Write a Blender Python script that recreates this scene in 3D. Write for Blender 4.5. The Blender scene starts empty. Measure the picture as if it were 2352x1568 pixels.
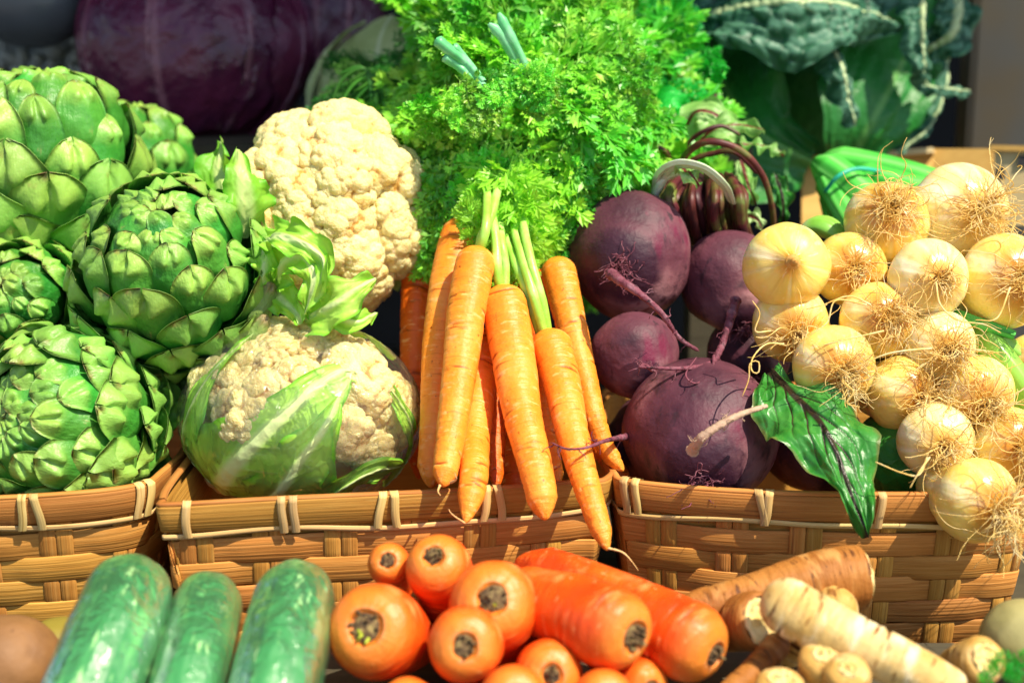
import bpy, bmesh, math, random
import numpy as np
from mathutils import Vector, Matrix

random.seed(7)
RS = np.random.RandomState(11)
scene = bpy.context.scene
COL = scene.collection

# ------------------------------------------------------------------ camera
PITCH = math.radians(12)
CAM = np.array([0.0, -1.05, 1.25])
cd = bpy.data.cameras.new("camera")
cam = bpy.data.objects.new("camera", cd)
COL.objects.link(cam)
cam.location = CAM
cam.rotation_euler = (math.pi/2 - PITCH, 0, 0)
cd.lens = 50; cd.sensor_width = 36
cd.clip_start = 0.02; cd.clip_end = 500
cd.dof.use_dof = True
cd.dof.focus_distance = 1.10
cd.dof.aperture_fstop = 3.7
scene.camera = cam

# ------------------------------------------------------------------ sky, sun, exposure
SUN_EL = math.radians(56)
SUN_AZ = math.radians(130)      # clockwise from +Y (north): the sun stands to the right and behind the viewer
w = bpy.data.worlds.new("World"); scene.world = w; w.use_nodes = True
nt = w.node_tree
sky = nt.nodes.new('ShaderNodeTexSky'); sky.sky_type = 'NISHITA'; sky.sun_disc = False
sky.sun_elevation = SUN_EL; sky.sun_rotation = SUN_AZ
bg = nt.nodes['Background']; bg.inputs[1].default_value = 0.125
nt.links.new(sky.outputs[0], bg.inputs[0])
sd = bpy.data.lights.new("sun", 'SUN'); sd.energy = 5.0; sd.angle = math.radians(0.5); sd.color = (1.0, 0.895, 0.71)
sun = bpy.data.objects.new("sun", sd); COL.objects.link(sun)
SUNV = Vector((math.sin(SUN_AZ)*math.cos(SUN_EL), math.cos(SUN_AZ)*math.cos(SUN_EL), math.sin(SUN_EL)))
sun.rotation_euler = (-SUNV).to_track_quat('-Z', 'Y').to_euler()
sun.location = (1, -2, 4)
scene.view_settings.view_transform = 'Standard'
scene.view_settings.look = 'None'
scene.view_settings.exposure = 0.55
scene.view_settings.gamma = 1.0
scene.cycles.max_bounces = 8
scene.cycles.transparent_max_bounces = 16

# ------------------------------------------------------------------ space helpers
W1 = 36/50
UW = 2352.0
R_ = np.array([1.0, 0, 0]); F_ = np.array([0, math.cos(PITCH), -math.sin(PITCH)]); U_ = np.array([0, math.sin(PITCH), math.cos(PITCH)])
B_ = -F_
def PX(d): return W1*d/UW                       # metres per picture unit at distance d
def P(u, v, d): return CAM + R_*((u-1176)*PX(d)) - U_*((v-784)*PX(d)) + F_*d
def PZ(u, v, z):
    r = R_*((u-1176)/UW*W1) - U_*((v-784)/UW*W1) + F_
    return CAM + r*((z-CAM[2])/r[2])
def D(r, u, t):                                  # direction given as right, up, towards the viewer
    x = R_*r + U_*u + B_*t
    return x/np.linalg.norm(x)
def nz(x): return x/(np.linalg.norm(x, axis=-1, keepdims=True)+1e-12)

def _h(ix, iy, iz, seed):
    n = (ix*374761393 + iy*668265263 + iz*2147483647 + seed*1274126177) & 0xffffffff
    n = ((n ^ (n >> 13))*1274126177) & 0xffffffff
    return ((n ^ (n >> 16)) & 0xffffff)/float(0xffffff)
def vnoise(p, seed=0):
    p = np.asarray(p, float); i = np.floor(p).astype(np.int64); f = p-i; f = f*f*(3-2*f)
    o = 0
    for a in (0, 1):
        for b in (0, 1):
            for c in (0, 1):
                wgt = (f[..., 0] if a else 1-f[..., 0])*(f[..., 1] if b else 1-f[..., 1])*(f[..., 2] if c else 1-f[..., 2])
                o = o+wgt*_h(i[..., 0]+a, i[..., 1]+b, i[..., 2]+c, seed)
    return o*2-1
def fbm(p, seed=0, oct=3):
    o = 0; a = 1; s = 0
    for k in range(oct):
        o = o+a*vnoise(np.asarray(p)*(2**k), seed+k*17); s += a; a *= .5
    return o/s

def catmull(pts, n=80):
    p = np.asarray(pts, float)
    if len(p) == 2: return p[0]+(p[1]-p[0])*np.linspace(0, 1, n)[:, None]
    p = np.vstack([2*p[0]-p[1], p, 2*p[-1]-p[-2]])
    out = []
    m = len(p)-3
    for q in np.linspace(0, m-1e-6, n):
        i = int(q); t = q-i
        a, b, c, d = p[i], p[i+1], p[i+2], p[i+3]
        out.append(.5*((2*b)+(-a+c)*t+(2*a-5*b+4*c-d)*t*t+(-a+3*b-3*c+d)*t**3))
    return np.array(out)
class Path:
    def __init__(s, pts, n=90, hint=None):
        s.p = catmull(pts, n)
        seg = np.linalg.norm(np.diff(s.p, axis=0), axis=1); s.s = np.concatenate([[0], np.cumsum(seg)]); s.L = s.s[-1]
        s.t = nz(np.gradient(s.p, axis=0))
        h = hint if hint is not None else (B_ if abs(np.dot(s.t[0], B_)) < .8 else U_)
        N = np.zeros_like(s.p); v = h-np.dot(h, s.t[0])*s.t[0]; v /= np.linalg.norm(v)
        for i in range(len(s.p)):
            v = v-np.dot(v, s.t[i])*s.t[i]; v /= np.linalg.norm(v); N[i] = v
        s.n = N; s.b = np.cross(s.t, N)
    def at(s, q):
        q = np.asarray(q, float)
        f = lambda A: np.stack([np.interp(q, s.s, A[:, k]) for k in range(3)], -1)
        p = f(s.p)
        lo = np.minimum(q, 0)[..., None]*s.t[0]; hi = np.maximum(q-s.L, 0)[..., None]*s.t[-1]
        return p+lo+hi, nz(f(s.t)), nz(f(s.n)), nz(f(s.b))

# ------------------------------------------------------------------ object helpers
WL = {}
def tag(o, label=None, cat=None, group=None, kind=None):
    if label: o['label'] = label
    if cat: o['category'] = cat
    if group: o['group'] = group
    if kind: o['kind'] = kind
    return o
def thing(name, label, cat, loc, group=None):
    o = bpy.data.objects.new(name, None); COL.objects.link(o)
    o.location = Vector(loc); o.empty_display_size = .02
    WL[o] = np.array(loc, float)
    return tag(o, label, cat, group)
def mesh(name, V, Fc, attrs=None, smooth=True, mat=None):
    me = bpy.data.meshes.new(name)
    V = np.asarray(V, float)
    if isinstance(Fc, np.ndarray): Fc = Fc.tolist()
    me.from_pydata(V.tolist(), [], Fc)
    if smooth: me.shade_smooth()
    if attrs:
        for k, a in attrs.items():
            at = me.attributes.new(k, 'FLOAT', 'POINT'); at.data.foreach_set('value', np.asarray(a, np.float32).ravel())
    if mat: me.materials.append(mat)
    return me
def obj(name, V, Fc, mat, parent=None, attrs=None, smooth=True, base=None):
    V = np.asarray(V, float)
    org = WL[parent] if parent is not None else (np.array(base) if base is not None else np.zeros(3))
    me = mesh(name, V-org, Fc, attrs, smooth, mat)
    o = bpy.data.objects.new(name, me); COL.objects.link(o)
    if parent is not None: o.parent = parent
    else: o.location = Vector(org)
    WL[o] = org
    return o
def inst(name, me, M, parent):
    o = bpy.data.objects.new(name, me); COL.objects.link(o); o.parent = parent
    o.matrix_local = Matrix.Translation(-Vector(WL[parent])) @ M
    return o
def frame(o, x, y, z, s=1.0):
    M = Matrix.Identity(4)
    for i in range(3):
        M[i][0] = x[i]*s; M[i][1] = y[i]*s; M[i][2] = z[i]*s; M[i][3] = o[i]
    return M
def grid_faces(n, m, wrap=False, off=0):
    i = np.arange(n-1)[:, None]; j = np.arange(m if wrap else m-1)[None, :]; j2 = (j+1) % m
    return np.stack([i*m+j, i*m+j2, (i+1)*m+j2, (i+1)*m+j], -1).reshape(-1, 4)+off
class MB:
    def __init__(s): s.V = []; s.F = []; s.n = 0; s.A = {}
    def add(s, V, F, attrs=None):
        V = np.asarray(V, float); s.V.append(V); s.F += (np.asarray(F)+s.n).tolist() if len(F) else []
        for k in set(s.A) | set(attrs or {}):
            lst = s.A.setdefault(k, [np.zeros(s.n)])
            lst.append(np.ravel(attrs[k]) if attrs and k in attrs else np.zeros(len(V)))
        s.n += len(V)
    def out(s): return np.vstack(s.V), s.F, {k: np.concatenate(a) for k, a in s.A.items()}
    def build(s, name, mat, parent=None, smooth=True, base=None):
        V, F, A = s.out(); return obj(name, V, F, mat, parent, A, smooth, base)
def boxv(c, x, y, z):
    c = np.asarray(c, float); V = [c+i*x+j*y+k*z for i in (-1, 1) for j in (-1, 1) for k in (-1, 1)]
    F = [(0, 1, 3, 2), (4, 6, 7, 5), (0, 4, 5, 1), (2, 3, 7, 6), (0, 2, 6, 4), (1, 5, 7, 3)]
    return V, F
def box_obj(name, lo, hi, mat, parent=None, bev=.003):
    bm = bmesh.new(); lo = np.array(lo, float); hi = np.array(hi, float)
    V, F = boxv((lo+hi)/2, np.array([1, 0, 0])*(hi[0]-lo[0])/2, np.array([0, 1, 0])*(hi[1]-lo[1])/2, np.array([0, 0, 1])*(hi[2]-lo[2])/2)
    vs = [bm.verts.new(Vector(v)) for v in V]
    for f in F: bm.faces.new([vs[i] for i in f])
    bmesh.ops.recalc_face_normals(bm, faces=bm.faces)
    if bev: bmesh.ops.bevel(bm, geom=list(bm.edges), offset=bev, segments=2, affect='EDGES')
    me = bpy.data.meshes.new(name); org = WL[parent] if parent is not None else (lo+hi)/2
    bm.transform(Matrix.Translation(-Vector(org))); bm.to_mesh(me); bm.free(); me.materials.append(mat)
    o = bpy.data.objects.new(name, me); COL.objects.link(o)
    if parent is not None: o.parent = parent
    else: o.location = Vector(org)
    WL[o] = org
    return o

def lathe(path, s, r, sides=40, disp=None):
    """surface of revolution round a bent path; s (metres along), r radii; disp(V, S, TH)->radial offset in metres"""
    s = np.asarray(s, float); r = np.maximum(np.asarray(r, float), 1e-5)
    p, t, n, b = path.at(s)
    th = np.linspace(0, 2*np.pi, sides, endpoint=False)
    rad = n[:, None, :]*np.cos(th)[None, :, None]+b[:, None, :]*np.sin(th)[None, :, None]
    V = p[:, None, :]+rad*r[:, None, None]
    S, TH = np.meshgrid(s, th, indexing='ij')
    if disp is not None: V = V+rad*(disp(V, S, TH)*np.minimum(1, r/(r.max()*.25))[:, None])[..., None]
    # stripe-like periodic value round the axis
    st = 0
    rr = np.random.RandomState(3)
    for k in (5, 9, 14, 23, 37): st = st+np.cos(k*TH+rr.rand()*6.28+S*8*rr.randn())
    A = {'t': (S-s.min())/(s.max()-s.min()+1e-9), 'st': st/5*.5+.5, 'su': S, 'sv': r.max()*np.cos(TH), 'sw': r.max()*np.sin(TH)}
    return V.reshape(-1, 3), grid_faces(len(s), sides, True)[:, ::-1], A
def tube(mb, pts, r0, r1=None, sides=6, n=16, rough=0, pw=1.0, seed=0):
    path = Path(pts, n=max(n, 12)); s = np.linspace(0, path.L, n)
    r1 = r0 if r1 is None else r1
    r = r0+(r1-r0)*np.linspace(0, 1, n)**pw; r[-1] *= .3
    if rough: r = r*(1+rough*RS.randn(n))
    V, F, A = lathe(path, s, r, sides)
    mb.add(V, F, A)
def ellipse_prof(a, n=40, f0=0.0, f1=1.0):
    x = np.linspace(math.pi*f0, math.pi*f1, n)
    return a*(1-np.cos(x)), np.sin(x)

class Ell:
    """an ellipsoid whose axes are right, up and towards the viewer"""
    def __init__(s, u, v, d, ru, rv, rt=None, axes=None):
        s.c = P(u, v, d); k = PX(d); s.r = np.array([ru*k, rv*k, (rt if rt else (ru+rv)/2)*k]); s.A = np.stack([R_, U_, B_]) if axes is None else axes
    def loc(s, X): return (np.asarray(X)-s.c) @ s.A.T/s.r
    def wor(s, q): return s.c+(np.asarray(q)*s.r) @ s.A
    def hit(s, u, v, k=1.0):
        o = s.loc(CAM)/k; e = s.loc(P(u, v, 1.0))/k-o
        a = e @ e; b = 2*o @ e; c = o @ o-1; disc = b*b-4*a*c
        q = (-b-math.sqrt(disc))/(2*a) if disc > 0 else -b/(2*a)
        x = o+q*e; x = x/np.linalg.norm(x)
        return s.wor(x*k)
    def nrm(s, X): return nz((s.loc(X)/s.r) @ s.A)

# ------------------------------------------------------------------ materials
def lin(c):
    if isinstance(c, str):
        c = c.lstrip('#'); c = [int(c[i:i+2], 16)/255 for i in (0, 2, 4)]
    else: return (*c, 1)
    return (*[x/12.92 if x <= .04045 else ((x+.055)/1.055)**2.4 for x in c], 1)
def mat(name, stops, scale=30, detail=4, stretch=(1, 1, 1), coord='obj', layers=(), bumps=(), rough=.5, spec=.5, sss=0, ssr=(.01, .005, .003),
        transl=0, tcol=None, coat=0, crough=.1, rand=0, nd=0.5, sheen=0):
    m = bpy.data.materials.new(name); m.use_nodes = True; t = m.node_tree; N = t.nodes; L = t.links
    bs = N['Principled BSDF']
    tc = N.new('ShaderNodeTexCoord')
    def attr(nm):
        a = N.new('ShaderNodeAttribute'); a.attribute_name = nm; return a.outputs['Fac']
    if coord == 'obj': vec = tc.outputs['Object']
    else:
        cx = N.new('ShaderNodeCombineXYZ'); L.new(attr('su'), cx.inputs[0]); L.new(attr('sv'), cx.inputs[1])
        L.new(attr('sw'), cx.inputs[2]); vec = cx.outputs[0]
    def mapped(st):
        if tuple(st) == (1, 1, 1): return vec
        mp = N.new('ShaderNodeMapping'); mp.inputs['Scale'].default_value = st; L.new(vec, mp.inputs[0]); return mp.outputs[0]
    def noise(sc, st=(1, 1, 1), dt=4):
        n = N.new('ShaderNodeTexNoise'); n.inputs['Scale'].default_value = sc; n.inputs['Detail'].default_value = dt
        n.inputs['Roughness'].default_value = .55
        L.new(mapped(st), n.inputs['Vector']); return n.outputs['Fac']
    def voro(sc, st=(1, 1, 1), feat='F1'):
        n = N.new('ShaderNodeTexVoronoi'); n.feature = feat; n.inputs['Scale'].default_value = sc; L.new(mapped(st), n.inputs['Vector']); return n.outputs['Distance']
    def rng(x, lo, hi):
        r = N.new('ShaderNodeMapRange'); r.interpolation_type = 'SMOOTHSTEP'
        r.inputs['From Min'].default_value = lo; r.inputs['From Max'].default_value = hi; L.new(x, r.inputs['Value']); return r.outputs[0]
    cr = N.new('ShaderNodeValToRGB'); el = cr.color_ramp.elements
    if len(stops) == 1: stops = list(stops)*2
    ps = np.linspace(.5-nd*.45, .5+nd*.45, len(stops))
    while len(el) < len(stops): el.new(.5)
    for e, p_, c in zip(el, ps, stops): e.position = p_; e.color = lin(c)
    L.new(noise(scale, stretch, detail), cr.inputs[0]); col = cr.outputs[0]
    for ly in layers:
        k = ly[0]
        if k == 'attr': _, nm, c, lo, hi = ly[:5]; f = rng(attr(nm), lo, hi)
        elif k == 'noise': _, sc, c, lo, hi = ly[:5]; f = rng(noise(sc, ly[5] if len(ly) > 5 else (1, 1, 1)), lo, hi)
        elif k == 'voro': _, sc, c, lo, hi = ly[:5]; f = rng(voro(sc, ly[5] if len(ly) > 5 else (1, 1, 1)), lo, hi)
        elif k == 'attrnoise':    # attribute broken up by noise
            _, nm, c, lo, hi, sc, am = ly[:7]
            ad = N.new('ShaderNodeMath'); ad.operation = 'MULTIPLY_ADD'; L.new(noise(sc), ad.inputs[0]); ad.inputs[1].default_value = am
            L.new(attr(nm), ad.inputs[2]); f = rng(ad.outputs[0], lo+am*.5, hi+am*.5)
        mx = N.new('ShaderNodeMix'); mx.data_type = 'RGBA'; L.new(f, mx.inputs[0]); L.new(col, mx.inputs[6]); mx.inputs[7].default_value = lin(c); col = mx.outputs[2]
    if rand:
        oi = N.new('ShaderNodeObjectInfo'); hs = N.new('ShaderNodeHueSaturation')
        a = N.new('ShaderNodeMapRange'); L.new(oi.outputs['Random'], a.inputs[0]); a.inputs[3].default_value = 1-rand; a.inputs[4].default_value = 1+rand
        L.new(a.outputs[0], hs.inputs['Value'])
        w2 = N.new('ShaderNodeTexWhiteNoise'); w2.noise_dimensions = '1D'; L.new(oi.outputs['Random'], w2.inputs['W'])
        b = N.new('ShaderNodeMapRange'); L.new(w2.outputs['Value'], b.inputs[0]); b.inputs[3].default_value = .5-rand*.06; b.inputs[4].default_value = .5+rand*.06
        L.new(b.outputs[0], hs.inputs['Hue']); L.new(col, hs.inputs['Color']); col = hs.outputs[0]
    L.new(col, bs.inputs['Base Color'])
    bs.inputs['Roughness'].default_value = rough; bs.inputs['Specular IOR Level'].default_value = spec
    if sss: bs.inputs['Subsurface Weight'].default_value = sss; bs.inputs['Subsurface Radius'].default_value = ssr; bs.inputs['Subsurface Scale'].default_value = 1.0
    if coat: bs.inputs['Coat Weight'].default_value = coat; bs.inputs['Coat Roughness'].default_value = crough
    if sheen: bs.inputs['Sheen Weight'].default_value = sheen
    nrm = None
    for bp in bumps:
        k, sc, dist = bp[:3]; st = bp[3] if len(bp) > 3 else (1, 1, 1)
        h = noise(sc, st) if k == 'noise' else voro(sc, st) if k == 'voro' else attr(sc)
        b = N.new('ShaderNodeBump'); b.inputs['Distance'].default_value = dist; b.inputs['Strength'].default_value = 1.0
        L.new(h, b.inputs['Height'])
        if nrm is not None: L.new(nrm, b.inputs['Normal'])
        nrm = b.outputs[0]
    if nrm is not None:
        L.new(nrm, bs.inputs['Normal'])
        if coat: L.new(nrm, bs.inputs['Coat Normal'])
    if transl:
        tr = N.new('ShaderNodeBsdfTranslucent'); L.new(col, tr.inputs[0])
        if tcol:
            mx = N.new('ShaderNodeMix'); mx.data_type = 'RGBA'; mx.inputs[0].default_value = .6; L.new(col, mx.inputs[6]); mx.inputs[7].default_value = lin(tcol); L.new(mx.outputs[2], tr.inputs[0])
        ms = N.new('ShaderNodeMixShader'); ms.inputs[0].default_value = transl
        L.new(bs.outputs[0], ms.inputs[1]); L.new(tr.outputs[0], ms.inputs[2]); L.new(ms.outputs[0], N['Material Output'].inputs[0])
    return m
def film_mat(name, strength=.12, wr=40, dist=.004, tint=(1, 1, 1, 1), st=(1, 1, 1), rough=.08, haze=.04, fres=.8):
    m = bpy.data.materials.new(name); m.use_nodes = True; t = m.node_tree; N = t.nodes; L = t.links
    N.remove(N['Principled BSDF'])
    tr = N.new('ShaderNodeBsdfTransparent'); tr.inputs[0].default_value = tint
    gl = N.new('ShaderNodeBsdfGlossy'); gl.inputs['Roughness'].default_value = rough
    df = N.new('ShaderNodeBsdfDiffuse'); df.inputs[0].default_value = (.9, .95, .9, 1)
    tc = N.new('ShaderNodeTexCoord'); mp = N.new('ShaderNodeMapping'); mp.inputs['Scale'].default_value = st; L.new(tc.outputs['Object'], mp.inputs[0])
    n = N.new('ShaderNodeTexNoise'); n.inputs['Scale'].default_value = wr; n.inputs['Detail'].default_value = 5; n.inputs['Distortion'].default_value = 1.5; L.new(mp.outputs[0], n.inputs['Vector'])
    b = N.new('ShaderNodeBump'); b.inputs['Distance'].default_value = dist; L.new(n.outputs['Fac'], b.inputs['Height']); L.new(b.outputs[0], gl.inputs['Normal'])
    fr = N.new('ShaderNodeFresnel'); fr.inputs[0].default_value = 1.4; L.new(b.outputs[0], fr.inputs[1])
    mu = N.new('ShaderNodeMath'); mu.operation = 'MULTIPLY_ADD'; L.new(fr.outputs[0], mu.inputs[0]); mu.inputs[1].default_value = fres; mu.inputs[2].default_value = strength*.1
    m1 = N.new('ShaderNodeMixShader'); L.new(mu.outputs[0], m1.inputs[0]); L.new(tr.outputs[0], m1.inputs[1]); L.new(gl.outputs[0], m1.inputs[2])
    m2 = N.new('ShaderNodeMixShader'); m2.inputs[0].default_value = haze; L.new(m1.outputs[0], m2.inputs[1]); L.new(df.outputs[0], m2.inputs[2])
    L.new(m2.outputs[0], N['Material Output'].inputs[0])
    return m

M = {}
M['dark_fill'] = mat('dark_gap', ['#15110d', '#2a211a'], 20, rough=.9)  # near-black filler behind the beans
M['wall'] = mat('dark_painted_wall', ['#14161b', '#20242b'], 3, rough=.9, bumps=[('noise', 60, .001)])
M['wood_dark'] = mat('weathered_wood', ['#3a3325', '#4b4431', '#2c2a20'], 14, stretch=(.2, 2, 2), rough=.75, bumps=[('noise', 90, .0008, (.1, 1, 1))])
M['sunshade'] = mat('sunshade_canvas', ['#35502f', '#3d5a36'], 30, rough=.9, bumps=[('noise', 400, .0003)])
def bractm(n, c, edge, rnd, dk='#3f7a28'):
    return mat(n, c, 2.2, layers=[('noise', 2.0, dk, .46, .72), ('noise', 6, '#7a8a44', .62, .74, (2, .4, 1)), ('attrnoise', 't', edge, .60, .92, 6, .3), ('attrnoise', 't', '#8a7440', 1.0, 1.12, 4, .5)],
               bumps=[('noise', 12, .0007, (2.5, .35, 1)), ('noise', 3, .003)], rough=.42, spec=.45, sss=.15, ssr=(.003, .006, .001), rand=rnd)
M['bract'] = bractm('artichoke_bract', ['#2f7a20', '#449230', '#5aa63e'], '#86b44c', .24, '#22602a')
M['bract_brown'] = bractm('artichoke_bract_browned', ['#6c9040', '#86a452', '#8f9c58'], '#9a8a5c', .15)
M['bract_shaded'] = bractm('artichoke_bract_shaded', ['#2f6e24', '#438430', '#558f40'], '#7f9a55', .2)  # darker copy of the bract colours, shade at the left edge painted in
M['art_core'] = mat('artichoke_heart', ['#3c7a22', '#4c8a2c'], 20, rough=.6)
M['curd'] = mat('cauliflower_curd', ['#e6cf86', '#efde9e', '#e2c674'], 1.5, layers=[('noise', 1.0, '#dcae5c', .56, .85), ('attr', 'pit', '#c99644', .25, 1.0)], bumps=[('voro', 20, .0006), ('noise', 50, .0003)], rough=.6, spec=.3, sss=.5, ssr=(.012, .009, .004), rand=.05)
M['curd_core'] = mat('cauliflower_core', ['#c9a95a', '#d8bd70'], 30, rough=.8)
M['cleaf'] = mat('cauliflower_leaf', ['#62ad22', '#7cc032', '#90cc42'], 25, layers=[('attr', 'rib', '#c3dc86', .25, .95), ('attrnoise', 'edge', '#5aae22', .75, 1.0, 60, .2)],
                 bumps=[('noise', 90, .0012), ('voro', 70, .0012)], rough=.45, spec=.45, transl=.28, tcol='#b5e838')
M['cleaf_pale'] = mat('pale_cauliflower_leaf', ['#8acb34', '#a0d848', '#b4e260'], 20, layers=[('attr', 'rib', '#d6e8a0', .25, 1.0), ('attrnoise', 'edge', '#6cba2c', .75, 1.0, 60, .2)],
                 bumps=[('noise', 90, .0012), ('voro', 70, .0012)], rough=.45, spec=.45, transl=.2, tcol='#b5e838')  # pale leaf, lightened further to offset the light lost under the wrap
M['film'] = film_mat('clear_food_wrap', .16, 34, .010, haze=.02, st=(1.2, 1.2, .5), fres=.7)
M['film2'] = film_mat('cucumber_shrink_wrap', .05, 45, .0035, haze=.02, rough=.18, fres=.6)
def carrotm(n, cols, crease='#b54d0a', **k):
    return mat(n, cols, 18, nd=.4, coord='attr', layers=[('noise', 26, crease, .60, .80, (9, .8, .8)), ('noise', 60, '#ffb468', .56, .72, (4, 1, 1)), ('noise', 210, '#a0480c', .66, .74), ('attr', 'cre', crease, .25, 1.0), ('attrnoise', 't', '#b0902e', .020, -.004, 60, .02)],
               bumps=[('noise', 50, .0012, (6, .6, .6)), ('noise', 260, .0005)], rough=.45, spec=.4, sss=.22, ssr=(.010, .004, .001), **k)
M['carrot'] = carrotm('carrot_skin', ['#f0801a', '#f8942c', '#faa244'])
M['carrot_shaded'] = carrotm('carrot_skin_shaded', ['#e2600e', '#ee7216'])  # darker copy of the carrot skin, shade put into its colour
M['carrot_big'] = mat('big_carrot_skin', ['#d03c06', '#e2500a', '#ea6416'], 20, nd=.4, coord='attr', layers=[('noise', 30, '#f0904c', .56, .74, (5, 1, 1)), ('noise', 34, '#b83c08', .62, .76, (10, 1, 1)), ('noise', 30, '#ec8c4c', .58, .78), ('noise', 12, '#dc3c08', .52, .72), ('noise', 130, '#f29c60', .62, .74, (1, 1, .5)), ('noise', 90, '#8c3c10', .66, .74), ('attr', 'cre', '#9a3c0c', .3, 1), ('attrnoise', 't', '#e0822a', .14, -.02, 30, .12), ('attrnoise', 't', '#d8a070', .003, -.006, 90, .012)],  # mottled skin; the peach patches also stand in for sheen
                      bumps=[('noise', 40, .0016, (5, .8, .8)), ('noise', 180, .0006)], rough=.42, spec=.45, sss=.18, ssr=(.01, .004, .001))
M['crown'] = mat('carrot_crown_scar', ['#3a2b1c', '#6a5234', '#94804e'], 200, nd=.35, rough=.85, bumps=[('noise', 300, .003)])
M['stub'] = mat('green_stem_stub', ['#9aa82a', '#b8c43c'], 200, rough=.6)
M['rootlet'] = mat('thin_rootlet', ['#d8a562', '#e8bf82'], 100, rough=.7)
M['stem'] = mat('carrot_stalk', ['#8fcf3c', '#a6dc58', '#c5e88a'], 40, rough=.35, bumps=[('noise', 120, .0006)], sss=.1, ssr=(.004, .006, .001))
M['cutstem'] = mat('cut_stalk_end', ['#4fb468', '#6cc884', '#9adcaa'], 60, rough=.4, bumps=[('attr', 'st', .0008)])
M['frond'] = mat('carrot_frond', ['#3ea826', '#78cc36', '#c2e858'], 5, rough=.40, spec=.5, transl=.26, tcol='#8cf01e', rand=.40, layers=[('attr', 'stemy', '#8fd24e', .3, .9)])
M['frond_dark'] = mat('fern_frond_dark', ['#2a7a22', '#3c8e2a', '#5aa43a'], 18, rough=.5, transl=.35, rand=.3)
M['frond_herb'] = mat('herb_frond', ['#149a2a', '#22b636', '#38cf48'], 18, rough=.45, transl=.42, tcol='#3cf04a', rand=.3)
M['frond_lime'] = mat('young_frond', ['#8ad42c', '#b4ec4c'], 9, rough=.42, transl=.4, tcol='#b8f040', rand=.25)
M['beet'] = mat('beetroot_skin', ['#421f2d', '#643643', '#85525a'], 14, nd=.4, layers=[('noise', 8, '#a87c80', .50, .70), ('noise', 40, '#3f222e', .56, .72), ('noise', 20, '#6a1c3a', .60, .66, (1, 1, .3)), ('noise', 110, '#38202a', .60, .72, (1, 1, .3)), ('attrnoise', 't', '#37182a', .84, .97, 50, .2)],
                bumps=[('noise', 30, .0028), ('noise', 160, .0009)], rough=.56, spec=.35)
M['beetroot'] = mat('beet_tail', ['#54202e', '#7a3c4c', '#8f6470'], 90, layers=[('noise', 140, '#2c141c', .55, .7)], bumps=[('noise', 200, .002)], rough=.75)
M['beetpale'] = mat('pale_beet_tail', ['#a98a72', '#c2a48a'], 90, layers=[('noise', 160, '#6b4a3c', .58, .7)], bumps=[('noise', 200, .002)], rough=.75)
M['beetstem'] = mat('beet_stalk', ['#34141a', '#5a2226', '#5c6a2c'], 30, nd=.35, layers=[('attr', 'st', '#8c4a40', .6, .85)], bumps=[('attr', 'st', .0012)], rough=.48, spec=.4, rand=.35)
M['beetstemg'] = mat('beet_stalk_pale', ['#e4ead2', '#c9dcae', '#eef2e2'], 30, bumps=[('attr', 'st', .0015)], rough=.45)
M['beetleaf'] = mat('beet_leaf', ['#256c22', '#34842c', '#4f9a44'], 30, layers=[('attr', 'rib', '#33281c', .22, .75), ('attrnoise', 'edge', '#6c7a3a', .90, 1.02, 60, .25)],
                    bumps=[('voro', 60, .0045), ('noise', 40, .003)], rough=.38, spec=.5, transl=.15)
M['beetleaf2'] = mat('beet_leaf_pale', ['#6fae4a', '#9ccb72', '#c0dc9c'], 30, layers=[('attr', 'rib', '#7a2a30', .35, .9)], bumps=[('voro', 60, .003)], rough=.4, transl=.3)
M['onion'] = mat('onion_skin', ['#f0cc58', '#f5d974', '#eabc44'], 16, coord='attr', layers=[('noise', 34, '#f8ecc0', .50, .72, (.12, 1, 1)), ('noise', 40, '#d09a34', .60, .76, (.2, 1.5, 1.5)), ('attr', 'st', '#efd88c', .50, .9), ('attrnoise', 't', '#c98a2a', .16, -.02, 40, .1), ('noise', 26, '#dcaa48', .54, .8), ('noise', 120, '#f2dc9c', .58, .7)],
                 bumps=[('attr', 'st', .0005), ('noise', 30, .0022), ('noise', 110, .0005)], rough=.30, spec=.5, sss=.5, ssr=(.018, .011, .003), coat=.25, crough=.15)
M['onion_pale'] = mat('onion_skin_pale', ['#f0d884', '#f6e4a0', '#eacc6c'], 16, coord='attr', layers=[('noise', 34, '#fdf6dc', .50, .72, (.12, 1, 1)), ('noise', 40, '#d8a850', .62, .78, (.2, 1.5, 1.5)), ('attr', 'st', '#f8ecc4', .50, .9), ('attrnoise', 't', '#dcb050', .12, -.02, 40, .1), ('noise', 26, '#e2b45c', .54, .78)],
                      bumps=[('attr', 'st', .0005), ('noise', 30, .0022), ('noise', 110, .0005)], rough=.28, spec=.5, sss=.45, ssr=(.018, .012, .004), coat=.25, crough=.12)
M['oroot'] = mat('onion_root', ['#ecc262', '#f7da88', '#fef0c0'], 60, nd=.4, rough=.55, spec=.3, transl=.3)
M['oplate'] = mat('onion_root_plate', ['#6b4514', '#9a6c26'], 300, rough=.8, bumps=[('noise', 400, .002)])
M['otip'] = mat('dry_onion_tip', ['#c08434', '#dba85a'], 150, rough=.8, bumps=[('noise', 300, .001)])
M['leek'] = mat('spring_onion_leaf', ['#79b83e', '#94cb52', '#5fa630'], 18, layers=[('attr', 'st', '#a8da6c', .5, .7), ('attr', 't', '#e6efb8', .35, -.05)], bumps=[('attr', 'st', .0018)], rough=.35, spec=.5)
M['leek2'] = mat('tied_scallion_leaf', ['#3fae3c', '#52c248', '#6fd05a'], 12, layers=[('attr', 'st', '#7fdc6c', .55, .75)], bumps=[('attr', 'st', .002)], rough=.4)
M['band'] = mat('teal_rubber_band', ['#22a68c', '#2fbfa0'], 50, rough=.4)
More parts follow.
